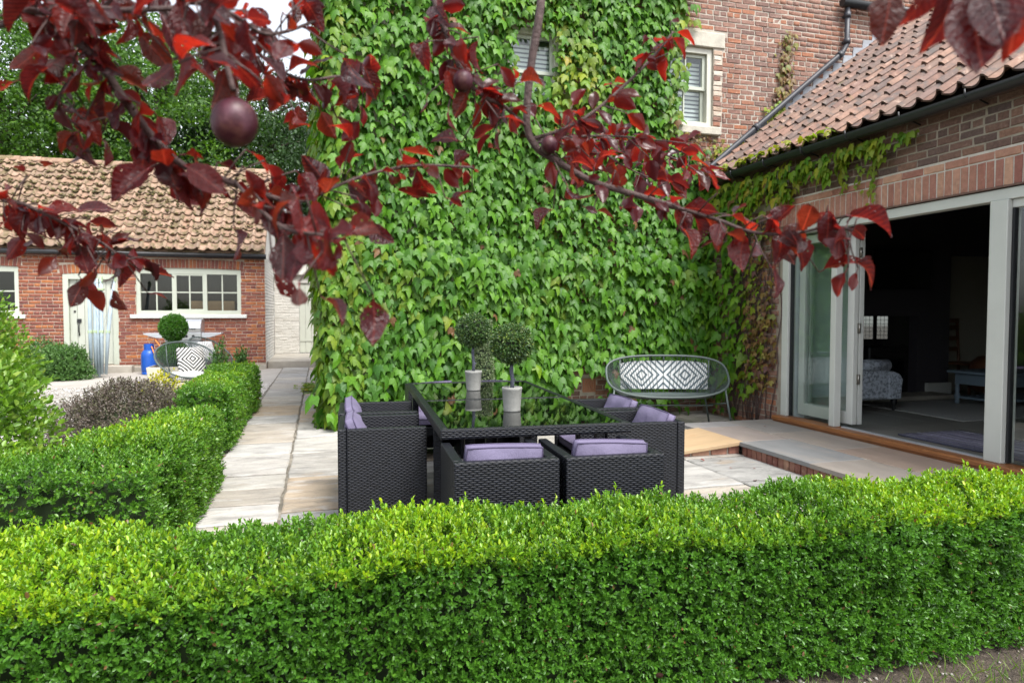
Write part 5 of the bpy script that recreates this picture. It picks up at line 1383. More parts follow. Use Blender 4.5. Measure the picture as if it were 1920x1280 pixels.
# ================================================================== CREEPER ON THE HOUSE
def ivy_wall(n_rows_sp, n_col_sp, u0, u1, w0, w1, keep, to_world, out, up, size, seed, thick=0.2, base=0.04, ledge=None):
    """returns positions, frames, scale, young for leaves hanging like shingles"""
    g_ = np.random.default_rng(seed)
    U, Wv = np.meshgrid(np.arange(u0, u1, n_col_sp), np.arange(w0, w1, n_rows_sp))
    U = U + (np.arange(U.shape[0]) % 2)[:, None] * n_col_sp / 2
    u = U.ravel() + g_.normal(scale=n_col_sp * 0.28, size=U.size); w = Wv.ravel() + g_.normal(scale=n_rows_sp * 0.35, size=U.size)
    k = keep(u, w, g_); u, w = u[k], w[k]; n = len(u)
    bulge = base + thick * (0.5 + 0.5 * rough_noise(np.c_[u, w, u * 0], 1.5, seed)) + 0.035 * rough_noise(np.c_[u, w, u * 0], 6, seed + 3) + g_.normal(scale=0.035, size=n)
    if ledge is not None:
        bulge = bulge + 0.14 / (1 + np.exp(-(ledge + 0.07 * np.sin(u * 2.3) + 0.05 * np.sin(u * 5.1) - w) / 0.035)) * np.clip(1.2 - 0.2 * (ledge - w), 0.4, 1)
    P = to_world(u, w, np.maximum(bulge, 0.025))
    out = np.array(out, float); upv = np.array(up, float); side = np.cross(upv, out)
    fw = -upv * 0.88 + out * g_.uniform(0.05, 0.85, n)[:, None] + side * g_.normal(scale=0.36, size=n)[:, None]
    nr = out * 0.85 + upv * g_.uniform(0.1, 0.95, n)[:, None] + side * g_.normal(scale=0.42, size=n)[:, None]
    sc = size * (0.5 + 0.85 * g_.random(n) ** 0.8) * (1 + 0.12 * rough_noise(np.c_[u, w, u * 0], 0.9, seed + 5))
    yg = np.clip(0.7 * (rough_noise(np.c_[u, w, u * 0], 1.1, seed + 9) - 0.38) + g_.normal(scale=0.16, size=n), 0, 0.6) * (g_.random(n) < 0.75)
    return P, fw, nr, sc, yg, u, w
creeper = thing('creeper', 'dense green creeper clothing the tall house wall', 'creeper')
allP, allF, allN, allS, allY = [], [], [], [], []
def edge_r(w): return np.where(w > 3.55, 4.46 + 0.13 * (w - 3.7), np.where(w > 3.1, 4.78, 4.98))
def keep_front(u, w, g_):
    j = g_.normal(scale=0.06, size=len(u))
    k = (u > 0.12 + j * 0.5) & (u < edge_r(w) + j * 1.4)
    k &= ~((u > 2.30 + j * 0.6) & (u < 2.84 + j * 0.6) & (w > 4.12 + j) & (w < 4.86 + j))
    k &= ~((u > 2.97 + j * 0.6) & (u < 3.50 + j * 0.6) & (w < 0.66 + j))
    k &= ~((w < 0.20 + j) & (u > 3.0))
    k &= ~((w < 0.50 + j * 1.5) & (u > 4.0) & (g_.random(len(u)) < 0.5))
    return k
tw = lambda u, w, o: np.c_[u, HY - o, w]
for (rs, cs, th, bs, sz, sd) in ((0.058, 0.072, 0.20, 0.07, 0.122, 61), (0.085, 0.095, 0.14, 0.02, 0.12, 62)):
    r_ = ivy_wall(rs, cs, 0.05, 5.05, 0.06, 6.6, keep_front, tw, (0, -1, 0), (0, 0, 1), sz, sd, th, bs, 2.05)
    r_ = (*r_[:3], r_[3] * np.where(r_[6] < 2.05, 1.12, 0.97), *r_[4:])
    f = 0.35 * ((r_[5] < 0.5) & (r_[6] < 3.0)) + 0.5 * ((r_[5] > 2.85) & (r_[5] < 3.35) & (r_[6] > 3.75) & (r_[6] < 4.6)) + 0.5 * (r_[5] > edge_r(r_[6]) - 0.18) * (r_[6] > 3.5)
    y_ = np.clip(r_[4] + f * rng.random(len(f)), 0, 1)
    for a, q in zip((allP, allF, allN, allS, allY), (*r_[:4], y_)): a.append(q)
# wrapping round the corner on the path side
keep_side = lambda u, w, g_: (u > 8.0) & (u < 12.5 - 0.2 * w)
r_ = ivy_wall(0.095, 0.12, 7.95, 12.6, 0.05, 6.6, keep_side, lambda u, w, o: np.c_[0.25 - o * 1.1, u, w], (-1, 0, 0), (0, 0, 1), 0.16, 63, 0.24, 0.06)
for a, q in zip((allP, allF, allN, allS, allY), (*r_[:4], np.clip(r_[4] + 0.3 * rng.random(len(r_[4])), 0, 1))): a.append(q)
# rounded corner
n = 900; a_ = rng.uniform(0, math.pi / 2, n); w_ = rng.uniform(0.1, 6.6, n); rr_ = 0.10 + 0.18 * rng.random(n)
od = np.c_[-np.sin(a_), -np.cos(a_), np.zeros(n)]
allP.append(np.c_[0.25 - np.sin(a_) * rr_, HY - np.cos(a_) * rr_, w_]); allF.append(np.array([0, 0, -0.88]) + od * rng.uniform(0.25, 0.6, n)[:, None] + rng.normal(scale=0.2, size=(n, 3)))
allN.append(od * 0.85 + np.array([0, 0, 0.5]) + rng.normal(scale=0.2, size=(n, 3))); allS.append(0.155 * rng.uniform(0.65, 1.2, n)); allY.append(np.clip(rng.normal(0.15, 0.25, n), 0, 0.9))
# extension front between the corner and the doors, and the trail along the gutter
def keep_ext(u, w, g_):     # u = distance from the house wall toward the camera (HY - y)
    j = g_.normal(scale=0.07, size=len(u))
    lim = np.where(w > 2.55, 1.9, 1.42)
    k = (u < lim + j) & (w < 2.98) & (w > 0.18 + 0.42 * np.clip(u - 0.75, 0, 1) + j)
    return k & (g_.random(len(u)) < np.where(u > 1.15, 0.75, 1.0))
r_ = ivy_wall(0.08, 0.095, 0.05, 2.2, 0.1, 3.0, keep_ext, lambda u, w, o: np.c_[XF - o, HY - u, w], (-1, 0, 0), (0, 0, 1), 0.135, 64, 0.12, 0.03)
small = np.where(r_[5] > 1.0, 0.66, 1.0)
for a, q in zip((allP, allF, allN, allS, allY), (*r_[:3], r_[3] * small, np.clip(r_[4] + 0.35 * (r_[5] > 0.95) + 0.2 * rng.random(len(r_[4])), 0, 1))): a.append(q)
n = 430; yy_ = 4.75 + (8.1 - 4.75) * rng.random(n) ** 0.8; dropm = np.clip(0.08 + 0.24 * (yy_ - 4.75) / 2 + 0.10 * np.sin(yy_ * 9), 0.06, 0.42)
zz_ = 2.93 - dropm * rng.random(n)
allP.append(np.c_[XF - 0.05 - 0.13 * rng.random(n), yy_, zz_]); allF.append(np.c_[-rng.uniform(0.15, 0.6, n), rng.normal(scale=0.3, size=n), np.full(n, -0.9)]); allN.append(np.c_[-np.ones(n), rng.normal(scale=0.3, size=n), rng.uniform(0.2, 0.8, n)])
allS.append(0.105 * rng.uniform(0.6, 1.25, n)); allY.append(np.clip(rng.normal(0.45, 0.25, n), 0, 1))
for (y0, z0, ln) in ((5.42, 2.75, 0.32), (5.25, 2.72, 0.42), (5.62, 2.70, 0.22)):   # hanging ends
    n = int(ln / 0.028); zz_ = z0 - ln * np.arange(n) / n
    allP.append(np.c_[np.full(n, XF - 0.05), y0 + rng.normal(scale=0.035, size=n), zz_]); allF.append(np.c_[-rng.uniform(0.1, 0.5, n), rng.normal(scale=0.4, size=n), np.full(n, -0.9)]); allN.append(np.c_[-np.ones(n), rng.normal(scale=0.3, size=n), np.full(n, 0.4)])
    allS.append(0.08 * rng.uniform(0.5, 1.1, n) * np.linspace(1.1, 0.6, n)); allY.append(np.full(n, 0.55))
n = 260; yy_ = rng.uniform(5.6, 8.1, n)      # on top of the gutter and the first tiles
allP.append(np.c_[EX + rng.uniform(-0.10, 0.16, n), yy_, EZ + 0.07 + rng.uniform(0, 0.05, n)]); allF.append(np.c_[rng.normal(scale=1, size=(n, 2)), -np.abs(rng.normal(scale=.5, size=n))]); allN.append(np.c_[rng.normal(scale=0.4, size=(n, 2)), np.ones(n)]); allS.append(0.085 * rng.uniform(0.5, 1.2, n)); allY.append(np.clip(rng.normal(0.85, 0.2, n), 0, 1))
# trailing end on the path
n = 130
allP.append(np.c_[rng.normal(-0.12, 0.11, n), rng.normal(12.4, 0.3, n), rng.uniform(0.01, 0.1, n)]); allF.append(np.c_[rng.normal(scale=1, size=(n, 2)), np.full(n, -.1)]); allN.append(np.c_[rng.normal(scale=0.3, size=(n, 2)), np.ones(n)]); allS.append(0.11 * rng.uniform(0.5, 1.1, n)); allY.append(rng.uniform(0.2, 0.9, n))
P_ = np.concatenate(allP); F_ = np.concatenate(allF); N_ = np.concatenate(allN); S_ = np.concatenate(allS); Y_ = np.concatenate(allY)
T_ = frames(F_, N_, S_)
rel = P_ - np.array(CAMP); dep = rel @ np.array(_fw); px_ = 960 + 1280 * (rel @ np.array(_rt)) / dep; py_ = 640 - 1280 * (rel @ np.array(_up)) / dep
score = S_ / dep * ((px_ > 5) & (px_ < 1915) & (py_ > 5) & (py_ < 790) & ((P_[:, 1] < HY - 0.12) | (P_[:, 0] > 4.6)))
big = np.argsort(-score)[:300]
maskb = np.zeros(len(P_), bool); maskb[big] = True
leafmeshes = []
for k in range(5):
    for yl in (0.0, 0.35, 0.75):
        gq = random.Random(k * 7 + 1)
        tv = [(x * (1 + gq.uniform(-.08, .08)), y * (1 + gq.uniform(-.06, .06)), z + gq.uniform(-.03, .03)) for x, y, z in IVY[0]]
        me = tpl_mesh(tv, IVY[1], 'creeper_leaf'); me.materials.append(M['ivy'])
        at = me.attributes.new('young', 'FLOAT', 'POINT'); at.data.foreach_set('value', [yl] * len(tv)); leafmeshes.append(me)
for i in big:
    yl = 0 if Y_[i] < 0.18 else (1 if Y_[i] < 0.55 else 2)
    o = link('leaf', leafmeshes[(int(i) % 5) * 3 + yl], None, creeper)
    o.matrix_local = Matrix(((*T_[i][0], P_[i][0]), (*T_[i][1], P_[i][1]), (*T_[i][2], P_[i][2]), (0, 0, 0, 1)))
rest = ~maskb
me = merge(IVY[0], IVY[1], T_[rest], P_[rest], rng.random(rest.sum()), Y_[rest])
o = link('leaves', me, M['ivy'], creeper); o['kind'] = 'stuff'
# brown and reddening leaves at the thin edge beside the doors and under the small window
n = 330
yq = rng.uniform(6.62, 7.15, n); zq = rng.uniform(0.5, 2.45, n); zq = np.where(rng.random(n) < 0.5, rng.uniform(0.45, 1.5, n), zq)
A = np.c_[XF - 0.02 - 0.09 * rng.random(n), yq, zq]
n2 = 190
B_ = np.c_[rng.uniform(4.35, 5.25, n2), HY - 0.02 - 0.06 * rng.random(n2), rng.uniform(3.15, 3.72, n2)]
P2 = np.r_[A, B_]; o1 = np.r_[np.tile([-1., 0, 0], (n, 1)), np.tile([0, -1., 0], (n2, 1))]; nn2 = n + n2
me = merge(IVY[0], IVY[1], frames(np.array([0, 0, -0.9]) + o1 * rng.uniform(0.1, 0.5, nn2)[:, None] + rng.normal(scale=0.35, size=(nn2, 3)), o1 + rng.normal(scale=0.35, size=(nn2, 3)) + np.array([0, 0, .4]), 0.07 * rng.uniform(0.5, 1.3, nn2)), P2, rng.random(nn2))
o = link('turning_leaves', me, M['ivy_red'], creeper); o['kind'] = 'stuff'
# woody stems seen where the leaves thin out
b = MB()
for k in range(26):
    y0 = random.uniform(6.7, 7.6); z = 0.05; pts = []
    while z < 2.4:
        pts.append((XF - 0.018, y0, z)); z += 0.18; y0 += random.uniform(-.06, .05)
    b.tube(pts, 0.006, 5)
b.build('stem', M['twig'], creeper)
# single strand climbing the bare brick
strand = thing('wall_strand', 'thin red and yellow creeper strand climbing the bare brick wall', 'creeper')
cl = [(5.15, 3.45), (5.45, 3.55), (5.75, 3.62), (5.93, 3.8), (6.05, 3.98), (6.12, 4.2), (6.19, 4.45), (6.2, 4.65), (6.22, 4.9), (6.24, 5.15)]
for lo, hi, mt, nm in ((0, 6, 'ivy', 'green_leaves'), (5, 10, 'ivy_red', 'red_leaves')):
    n = 190 if lo == 0 else 150
    t = rng.uniform(lo, hi - 1.01, n); i0 = t.astype(int); fr_ = t - i0; C_ = np.array(cl)
    q = C_[i0] * (1 - fr_)[:, None] + C_[i0 + 1] * fr_[:, None]
    P2 = np.c_[q[:, 0] + rng.normal(scale=0.065, size=n), HY - 0.02 - 0.05 * rng.random(n), q[:, 1] + rng.normal(scale=0.05, size=n)]
    me = merge(IVY[0], IVY[1], frames(np.c_[rng.normal(scale=.3, size=n), -rng.uniform(0.1, 0.5, n), np.full(n, -.9)], np.c_[rng.normal(scale=.3, size=n), -np.ones(n), np.full(n, .4)], 0.075 * rng.uniform(0.5, 1.3, n)), P2, rng.random(n), rng.uniform(0.5, 1, n))
    o = link(nm, me, M[mt], strand); o['kind'] = 'stuff'
b = MB(); b.tube([(x, HY - 0.02, z) for x, z in cl], 0.006, 5); b.build('stem', M['twig'], strand)

# ================================================================== HEDGES
def hedge(label, x0, x1, prof, n, leaf, seed, axis='x', nleaf=8, young_top=0.85, ends=(False, False), tpl=LEAF2, hot=(), side_young=0.06):
    """prof(u) -> (front, back, height): cross-section across the hedge at distance u along it; sprigs over all faces"""
    hd = thing('hedge', label, 'hedge')
    g_ = np.random.default_rng(seed)
    u = g_.uniform(x0, x1, n)
    fa, ba, h = prof(u)
    per1, per2 = h, np.abs(ba - fa)
    s = g_.random(n) * (2 * h * np.array(0.8) + per2)
    on_f = s < h; on_t = (~on_f) & (s < h + per2); on_b = ~(on_f | on_t)
    sgn = np.sign(ba - fa)
    v = np.where(on_f, fa, np.where(on_t, fa + sgn * (s - h), ba)); z = np.where(on_f, s, np.where(on_t, h, h * (1 - (s - h - per2) / (0.8 * h + 0.01))))
    z = np.clip(z, 0.01, None)
    nv = np.where(on_f, -sgn, np.where(on_b, sgn, 0.0)); nz = np.where(on_t, 1.0, 0.12); nu = np.zeros(n)
    # rounded shoulders
    r = 0.10
    dz = h - z; da = np.minimum(np.abs(v - fa), np.abs(v - ba))
    sh = np.clip(1 - np.maximum(dz, 0) / r, 0, 1) * (on_f | on_b); v = v + np.where(on_f, sgn, -sgn) * sh ** 2 * r * 0.4 * (on_f | on_b); nz = nz + sh * 0.9
    st = np.clip(1 - da / r, 0, 1) * on_t; z = z - st ** 2 * r * 0.4; nv = nv + np.where(np.abs(v - fa) < np.abs(v - ba), -sgn, sgn) * st * 0.8
    if ends[0] or ends[1]:
        m = g_.random(n) < 0.09
        e = np.where(g_.random(n) < 0.5, 0, 1); ok = m & np.where(e == 0, ends[0], ends[1])
        u = np.where(ok, np.where(e == 0, x0, x1), u); fa2, ba2, h2 = prof(u)
        v = np.where(ok, fa2 + (ba2 - fa2) * g_.random(n), v); z = np.where(ok, h2 * g_.random(n), z); nu = np.where(ok, np.where(e == 0, -1., 1.), nu); nv = np.where(ok, 0, nv); nz = np.where(ok, .15, nz); on_t = on_t & ~ok
    P = np.c_[u, v, z] if axis == 'x' else np.c_[v, u, z]
    Nn = np.c_[nu, nv, nz] if axis == 'x' else np.c_[nv, nu, nz]
    Nn = norm(Nn)
    dn = 0.035 * rough_noise(P, 5, seed) + 0.02 * rough_noise(P, 14, seed + 2)
    deep = g_.random(n) ** 1.5
    P = P + Nn * (dn - 0.085 * deep)[:, None]; P[:, 2] = np.maximum(P[:, 2], 0.01)
    D = Nn * 0.9 + np.array([0, 0, 0.5]) + g_.normal(scale=0.42, size=(n, 3))
    patch = 0.5 + 0.5 * rough_noise(P, 2.4, seed + 4)
    for (hc, hw, ha) in hot:
        patch = np.clip(patch + ha * np.exp(-((u - hc) / hw) ** 2), 0, 1.35)
    yg = np.where(on_t | (nz > 0.6), young_top * (0.2 + 1.0 * patch ** 2), side_young) * g_.uniform(0.3, 1.2, n) * (1 - 0.85 * deep)
    me = sprigs(P, D, nleaf, leaf * 2.0, leaf, leaf * 0.12, seed + 6, np.clip(yg, 0, 1), tpl=tpl)
    o = link('leaves', me, M['box'], hd); o['kind'] = 'stuff'
    # taller new shoots standing up out of the top
    m = np.where(on_t & (patch > 0.42) & (g_.random(n) < 0.10 * patch ** 2))[0][:max(60, n // 22)]
    if len(m):
        me = sprigs(P[m] + np.array([0, 0, 0.01]), g_.normal(scale=0.22, size=(len(m), 3)) + np.array([0, 0, 1.]), nleaf + 2, leaf * 3.3, leaf * 1.08, leaf * 0.1, seed + 8, np.clip(g_.normal(0.8, 0.2, len(m)), 0.3, 1), tpl=tpl)
        o = link('new_shoots', me, M['box'], hd); o['kind'] = 'stuff'
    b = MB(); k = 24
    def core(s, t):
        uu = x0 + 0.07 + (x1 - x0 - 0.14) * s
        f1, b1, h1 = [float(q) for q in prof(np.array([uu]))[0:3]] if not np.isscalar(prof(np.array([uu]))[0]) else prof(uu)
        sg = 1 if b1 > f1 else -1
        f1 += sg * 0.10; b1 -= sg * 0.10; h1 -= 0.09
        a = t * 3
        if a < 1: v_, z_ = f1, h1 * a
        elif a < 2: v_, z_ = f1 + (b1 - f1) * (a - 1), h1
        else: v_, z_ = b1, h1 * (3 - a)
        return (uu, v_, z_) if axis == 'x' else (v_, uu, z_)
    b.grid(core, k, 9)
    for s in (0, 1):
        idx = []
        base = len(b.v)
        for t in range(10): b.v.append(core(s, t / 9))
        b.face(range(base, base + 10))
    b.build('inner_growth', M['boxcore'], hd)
    return hd
def prof_front(u):
    f = 2.07 + 0.03 * np.sin(u * 2.1); bk = np.interp(u, [-2.3, -1.1, 0.1, 0.8, 1.5, 2.3, 3.1], [3.0, 2.80, 2.60, 2.52, 2.56, 2.50, 2.38]); return f, bk, 0.555 + 0.012 * np.sin(u * 3.3) + 0.01 * np.sin(u * 7.1)
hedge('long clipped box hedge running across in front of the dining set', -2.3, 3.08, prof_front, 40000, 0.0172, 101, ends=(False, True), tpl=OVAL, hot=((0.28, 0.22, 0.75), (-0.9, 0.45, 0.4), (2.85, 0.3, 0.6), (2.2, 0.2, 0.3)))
hedge('low box hedge running from the bed toward the path, behind the long hedge', -4.2, -0.80, lambda u: (3.62 + 0.02 * np.sin(u * 3), 4.22 + 0 * u, 0.575 + 0.015 * np.sin(u * 2.7)), 9000, 0.021, 111, ends=(False, True), young_top=1.0, side_young=0.24)
hedge('low box hedge edging the path, between the other two low hedges', 4.15, 5.9, lambda u: (-0.77 + 0 * u, -1.38 + 0.12 * (u - 4.2), 0.575 + 0.02 * np.sin(u * 2)), 8500, 0.022, 121, axis='y', ends=(False, True), young_top=1.0, side_young=0.24)
hedge('box hedge edging the path farther back, by the string chairs', 6.95, 10.3, lambda u: (-0.88 + 0.02 * np.sin(u * 2), -1.26 - 0.06 * (u - 6.9), 0.575 + 0.02 * np.sin(u * 2)), 9500, 0.026, 131, axis='y', ends=(True, True), young_top=1.0, side_young=0.24)

# ================================================================== SHRUBS
def shrub(label, cat, loc, rx, ry, rz_, n, leaf, mt, seed, nleaf=6, core=None, up=0.6, name='shrub', tpl=LEAF2, group=None):
    t_ = thing(name, label, cat, loc, 0, group)
    d = sphere_pts(n, seed); g_ = np.random.default_rng(seed + 1)
    d[:, 2] = np.abs(d[:, 2]) if up > 0 else d[:, 2]
    rad = (0.55 + 0.45 * g_.random(n) ** 0.5) * (1 + 0.16 * rough_noise(d, 3.2, seed))
    p = d * rad[:, None] * np.array([rx, ry, rz_]); p[:, 2] = np.maximum(p[:, 2], 0.02)
    me = sprigs(p, d + np.array([0, 0, up]) + g_.normal(scale=0.5, size=(n, 3)), nleaf, leaf * 2.6, leaf, leaf * 0.2, seed + 2, tpl=tpl)
    o = link('foliage', me, M[mt], t_); o['kind'] = 'stuff'
    for k in range(7):
        a = k * 0.9 + seed; q = MB(); q.tube([(0.03 * math.cos(a), 0.03 * math.sin(a), -0.07), (rx * 0.3 * math.cos(a), ry * 0.3 * math.sin(a), rz_ * 0.45), (rx * 0.6 * math.cos(a), ry * 0.6 * math.sin(a), rz_ * 0.75)], [0.014, 0.01, 0.005], 6); q.build('stem', M['bark'], t_)
    if core:
        q = MB(); q.lathe([(rx * 0.62 * math.sin(a), rz_ * 0.7 * math.cos(a)) for a in np.linspace(math.pi / 2, 0.1, 7)], 14); o = q.build('inner_growth', M['boxcore'], t_)
    return t_
shrub('mounded purple leaved shrub behind the low hedge', 'shrub', (-1.85, 7.6, -0.02), 0.72, 0.6, 0.66, 5200, 0.026, 'berberis', 201, core=True)
shrub('small golden yellow shrub beside the cream planter', 'shrub', (-1.78, 8.75, -0.02), 0.30, 0.26, 0.62, 420, 0.04, 'gold', 211)
shrub('tall light green leafy shrub at the far left of the bed', 'shrub', (-2.62, 6.2, -0.02), 0.5, 0.5, 1.02, 900, 0.06, 'shrub', 221, tpl=LEAF4)
shrub('tall pale shrub beside the outhouse wall, above the leafy shrub', 'shrub', (-4.45, 10.5, -0.02), 0.75, 0.7, 1.72, 1100, 0.075, 'shrub', 231, tpl=LEAF4)
shrub('feathery green bush beside the outhouse door', 'shrub', (-5.0, 15.7, -0.02), 0.46, 0.42, 0.62, 1500, 0.05, 'conifer', 241, core=True)
shrub('grey green low bush behind the feathery bush', 'shrub', (-5.6, 16.5, -0.02), 0.6, 0.5, 0.75, 900, 0.05, 'conifer', 251, core=True)
for k, (x, y, h, wh) in enumerate(((-1.42, 10.75, 0.80, 'taller'), (-1.14, 10.95, 0.74, 'shorter'))):
    shrub('small upright green conifer behind the path hedge, the %s of the pair' % wh, 'conifer', (x, y, -0.02), 0.14, 0.14, h, 420, 0.045, 'conifer', 261 + k, up=2.0, name='dwarf_conifer')
shrub('straggly leafy plant at the edge of the soil bed by the low hedge', 'plant', (-2.15, 5.3, -0.02), 0.4, 0.35, 0.42, 260, 0.045, 'shrub', 271, name='bed_plant', tpl=LEAF4)

# ================================================================== TREES
def tree(label, loc, h, cr, cz, seed, mt, nclump=260, leaf=0.17, spread=(1, 1, 1.1), gap=0.0):
    t_ = thing('tree', label, 'tree', loc, 0, 'trees behind the outhouse')
    g_ = np.random.default_rng(seed); gp = random.Random(seed)
    b = MB(); b.tube([(0, 0, -0.1), (0.1, 0.0, h * 0.25), (-0.05, 0.1, h * 0.55), (0.05, 0, h * 0.92)], [0.26, 0.2, 0.13, 0.03], 9); tr = b.build('trunk', M['bark'], t_)
    tips = []
    for k in range(14):
        z0 = h * gp.uniform(0.25, 0.8); a = gp.uniform(0, 6.28); L = cr * gp.uniform(0.4, 0.7)
        p1 = Vector((math.cos(a) * L * 0.5, math.sin(a) * L * 0.5, z0 + L * 0.35)); p2 = Vector((math.cos(a) * L, math.sin(a) * L, z0 + L * 0.5))
        q = MB(); q.tube([(0, 0, z0), p1, p2], [0.08, 0.05, 0.02], 6); q.build('limb', M['bark'], t_); tips.append(p2)
    d = sphere_pts(nclump, seed); rad = (0.35 + 0.65 * g_.random(nclump) ** 0.45) * (1 + 0.22 * rough_noise(d, 2.5, seed))
    c = d * rad[:, None] * cr * np.array(spread) + np.array([0, 0, cz])
    keep = rough_noise(c, 1.5, seed + 3) > -0.36 + gap
    c = c[keep & (c[:, 2] > 0.5)]
    per = 60
    n = len(c) * per
    p = np.repeat(c, per, 0) + g_.normal(size=(n, 3)) * np.array([0.33, 0.33, 0.17])
    fwv = g_.normal(size=(n, 3)) + np.array([0, 0, -0.35]); nr = g_.normal(scale=0.6, size=(n, 3)) + np.array([0, -0.2, 1.0])
    me = merge(LEAF2[0], LEAF2[1], frames(fwv, nr, leaf * g_.uniform(0.6, 1.3, n)), p, np.repeat(g_.random(len(c)), per) * 0.7 + g_.random(n) * 0.3)
    o = link('crown', me, M[mt], t_); o['kind'] = 'stuff'
tree('tall broad green tree behind the far left of the outhouse roof', (-14.0, 25, 0), 11.5, 4.3, 7.0, 301, 'tree_leaf', 900, 0.145)
tree('broad green tree behind the left half of the outhouse roof', (-9.4, 24.5, 0), 11.0, 4.0, 6.9, 302, 'tree_leaf', 860, 0.145)
tree('round green tree behind the middle of the outhouse roof', (-5.2, 25.5, 0), 11.2, 4.0, 7.0, 303, 'tree_leaf', 860, 0.145)
tree('dark open tree between the outhouse and the creeper house', (-2.0, 26.5, 0), 10.4, 3.7, 6.0, 304, 'tree_dark', 760, 0.15, gap=0.0)
tree('dark tree farther back behind the middle trees', (-7.8, 31, 0), 11.6, 4.4, 7.0, 305, 'tree_dark', 640, 0.2)
tree('dark tree farther back close behind the garden wall', (0.4, 31, 0), 10.2, 4.0, 5.6, 306, 'tree_dark', 640, 0.18)

# ================================================================== FOREGROUND GROUND: soil strip, lawn edge, weeds
b = MB(); b.box(-6, 8, -4, 2.74, -0.07, -0.012)
tag(b.build('border', M['soil']), 'stony soil border at the foot of the long hedge', 'soil', kind='structure')
gb = np.random.default_rng(71)
N = 260
me = merge(ico, icf, frames(np.c_[gb.normal(size=(N, 2)), np.zeros(N)], np.c_[gb.normal(scale=.3, size=(N, 2)), np.ones(N)], gb.uniform(0.003, 0.011, N) * 1.2), np.c_[gb.uniform(0.9, 3.9, N), gb.uniform(1.75, 2.5, N), np.full(N, -0.01)], gb.random(N))
o = link('pebbles', me, M['pebble']); tag(o, 'small pale pebbles in the soil below the long hedge', 'pebbles', kind='stuff')
BLADE = ([(-0.035, 0, 0), (0.035, 0, 0), (-0.025, 0.5, 0.05), (0.025, 0.5, 0.05), (0, 1, 0.22)], [(0, 1, 3, 2), (2, 3, 4)])
N = 5200
gx = gb.uniform(0.6, 4.2, N); gy = gb.uniform(1.2, 1.98, N) + 0.05 * np.sin(gx * 9)
e_ = gb.random(N) < 0.06; gy = np.where(e_, gb.uniform(1.95, 2.2, N), gy)
me = merge(*BLADE, frames(np.c_[gb.normal(scale=.5, size=(N, 2)), np.ones(N)], np.c_[gb.normal(size=(N, 2)), np.full(N, .2)], gb.uniform(0.025, 0.07, N)), np.c_[gx, gy, np.full(N, -0.012)], gb.random(N))
o = link('lawn', me, M['grass']); tag(o, 'short grass at the edge of the lawn below the hedge', 'grass', kind='stuff')
for k, (x, y, n, h, lb) in enumerate(((2.66, 2.16, 26, 0.16, 'wispy tall weed at the corner of the long hedge'), (1.87, 2.07, 12, 0.07, 'small grassy weed at the foot of the long hedge'), (2.15, 2.1, 12, 0.08, 'low grassy weed in the soil near the hedge corner'))):
    w_ = thing('weed', lb, 'weed', (x, y, -0.012))
    for j in range(n):
        a = random.uniform(0, 6.28); L = h * random.uniform(0.6, 1.4); tl = random.uniform(0.1, 0.6)
        q = MB(); q.v += [(math.cos(a) * r1 - math.sin(a) * wd, math.sin(a) * r1 + math.cos(a) * wd, z1) for r1, wd, z1 in ((0.004, -0.003, 0), (0.004, 0.003, 0), (tl * L * 0.4, 0.0025, L * 0.6), (tl * L * 0.4, -0.0025, L * 0.6), (tl * L, 0, L * 0.95))]
        q.face((0, 1, 2, 3)); q.face((3, 2, 4)); q.build('blade', M['grass'], w_)
def flat_leaf(name, lb, cat, loc, size, mt, rz, up=0.004, tilt=0.15, seed=0):
    gq = random.Random(seed)
    v = [(x * size, y * size, z * size + 0.002) for x, y, z in [(0, 0, 0), (-0.3, 0.3, 0.12), (-0.24, 0.7, 0.05), (0, 1, 0.1), (0.24, 0.7, 0.12), (0.3, 0.3, 0.05), (0, 0.5, 0.01)]]
    me = tpl_mesh(v, LEAF4[1], name); o = link(name, me, M[mt]); o.location = (loc[0], loc[1], loc[2] + up); o.rotation_euler = (tilt * gq.uniform(-1, 1), tilt * gq.uniform(-1, 1), rz); tag(o, lb, cat, 'fallen leaves'); return o
fl = [((3.30, 5.38), 'curled red leaf fallen below the ramp slab'), ((3.47, 5.35), 'small dark leaf fallen near the terrace corner'), ((3.70, 5.36), 'dark leaf fallen against the terrace bricks'), ((3.36, 5.08), 'dark speck of leaf on the pale patio slab'), ((3.28, 4.62), 'red leaf lying on the patio between chair and terrace'), ((3.55, 4.98), 'tiny brown leaf on the patio beside the terrace edge')]
for k, ((x, y), lb) in enumerate(fl):
    flat_leaf('fallen_leaf', lb, 'leaf', (x, y, 0.003), 0.05 if 'red' in lb else 0.03, 'redfall', k * 1.3, seed=k)
flat_leaf('fallen_leaf', 'small dark leaf on the sandstone flags near the oak sill', 'leaf', (4.55, 6.2, TZ), 0.035, 'redfall', 1.0, seed=20)
flat_leaf('fallen_leaf', 'red plum leaf fallen on top of the long hedge', 'leaf', (1.15, 2.2, 0.575), 0.05, 'redfall', 0.6, 0.02, 0.8, 21)
flat_leaf('fallen_leaf', 'dark red leaf caught low in the face of the long hedge', 'leaf', (1.08, 2.045, 0.10), 0.035, 'redfall', 2.6, 0.0, 1.2, 22)

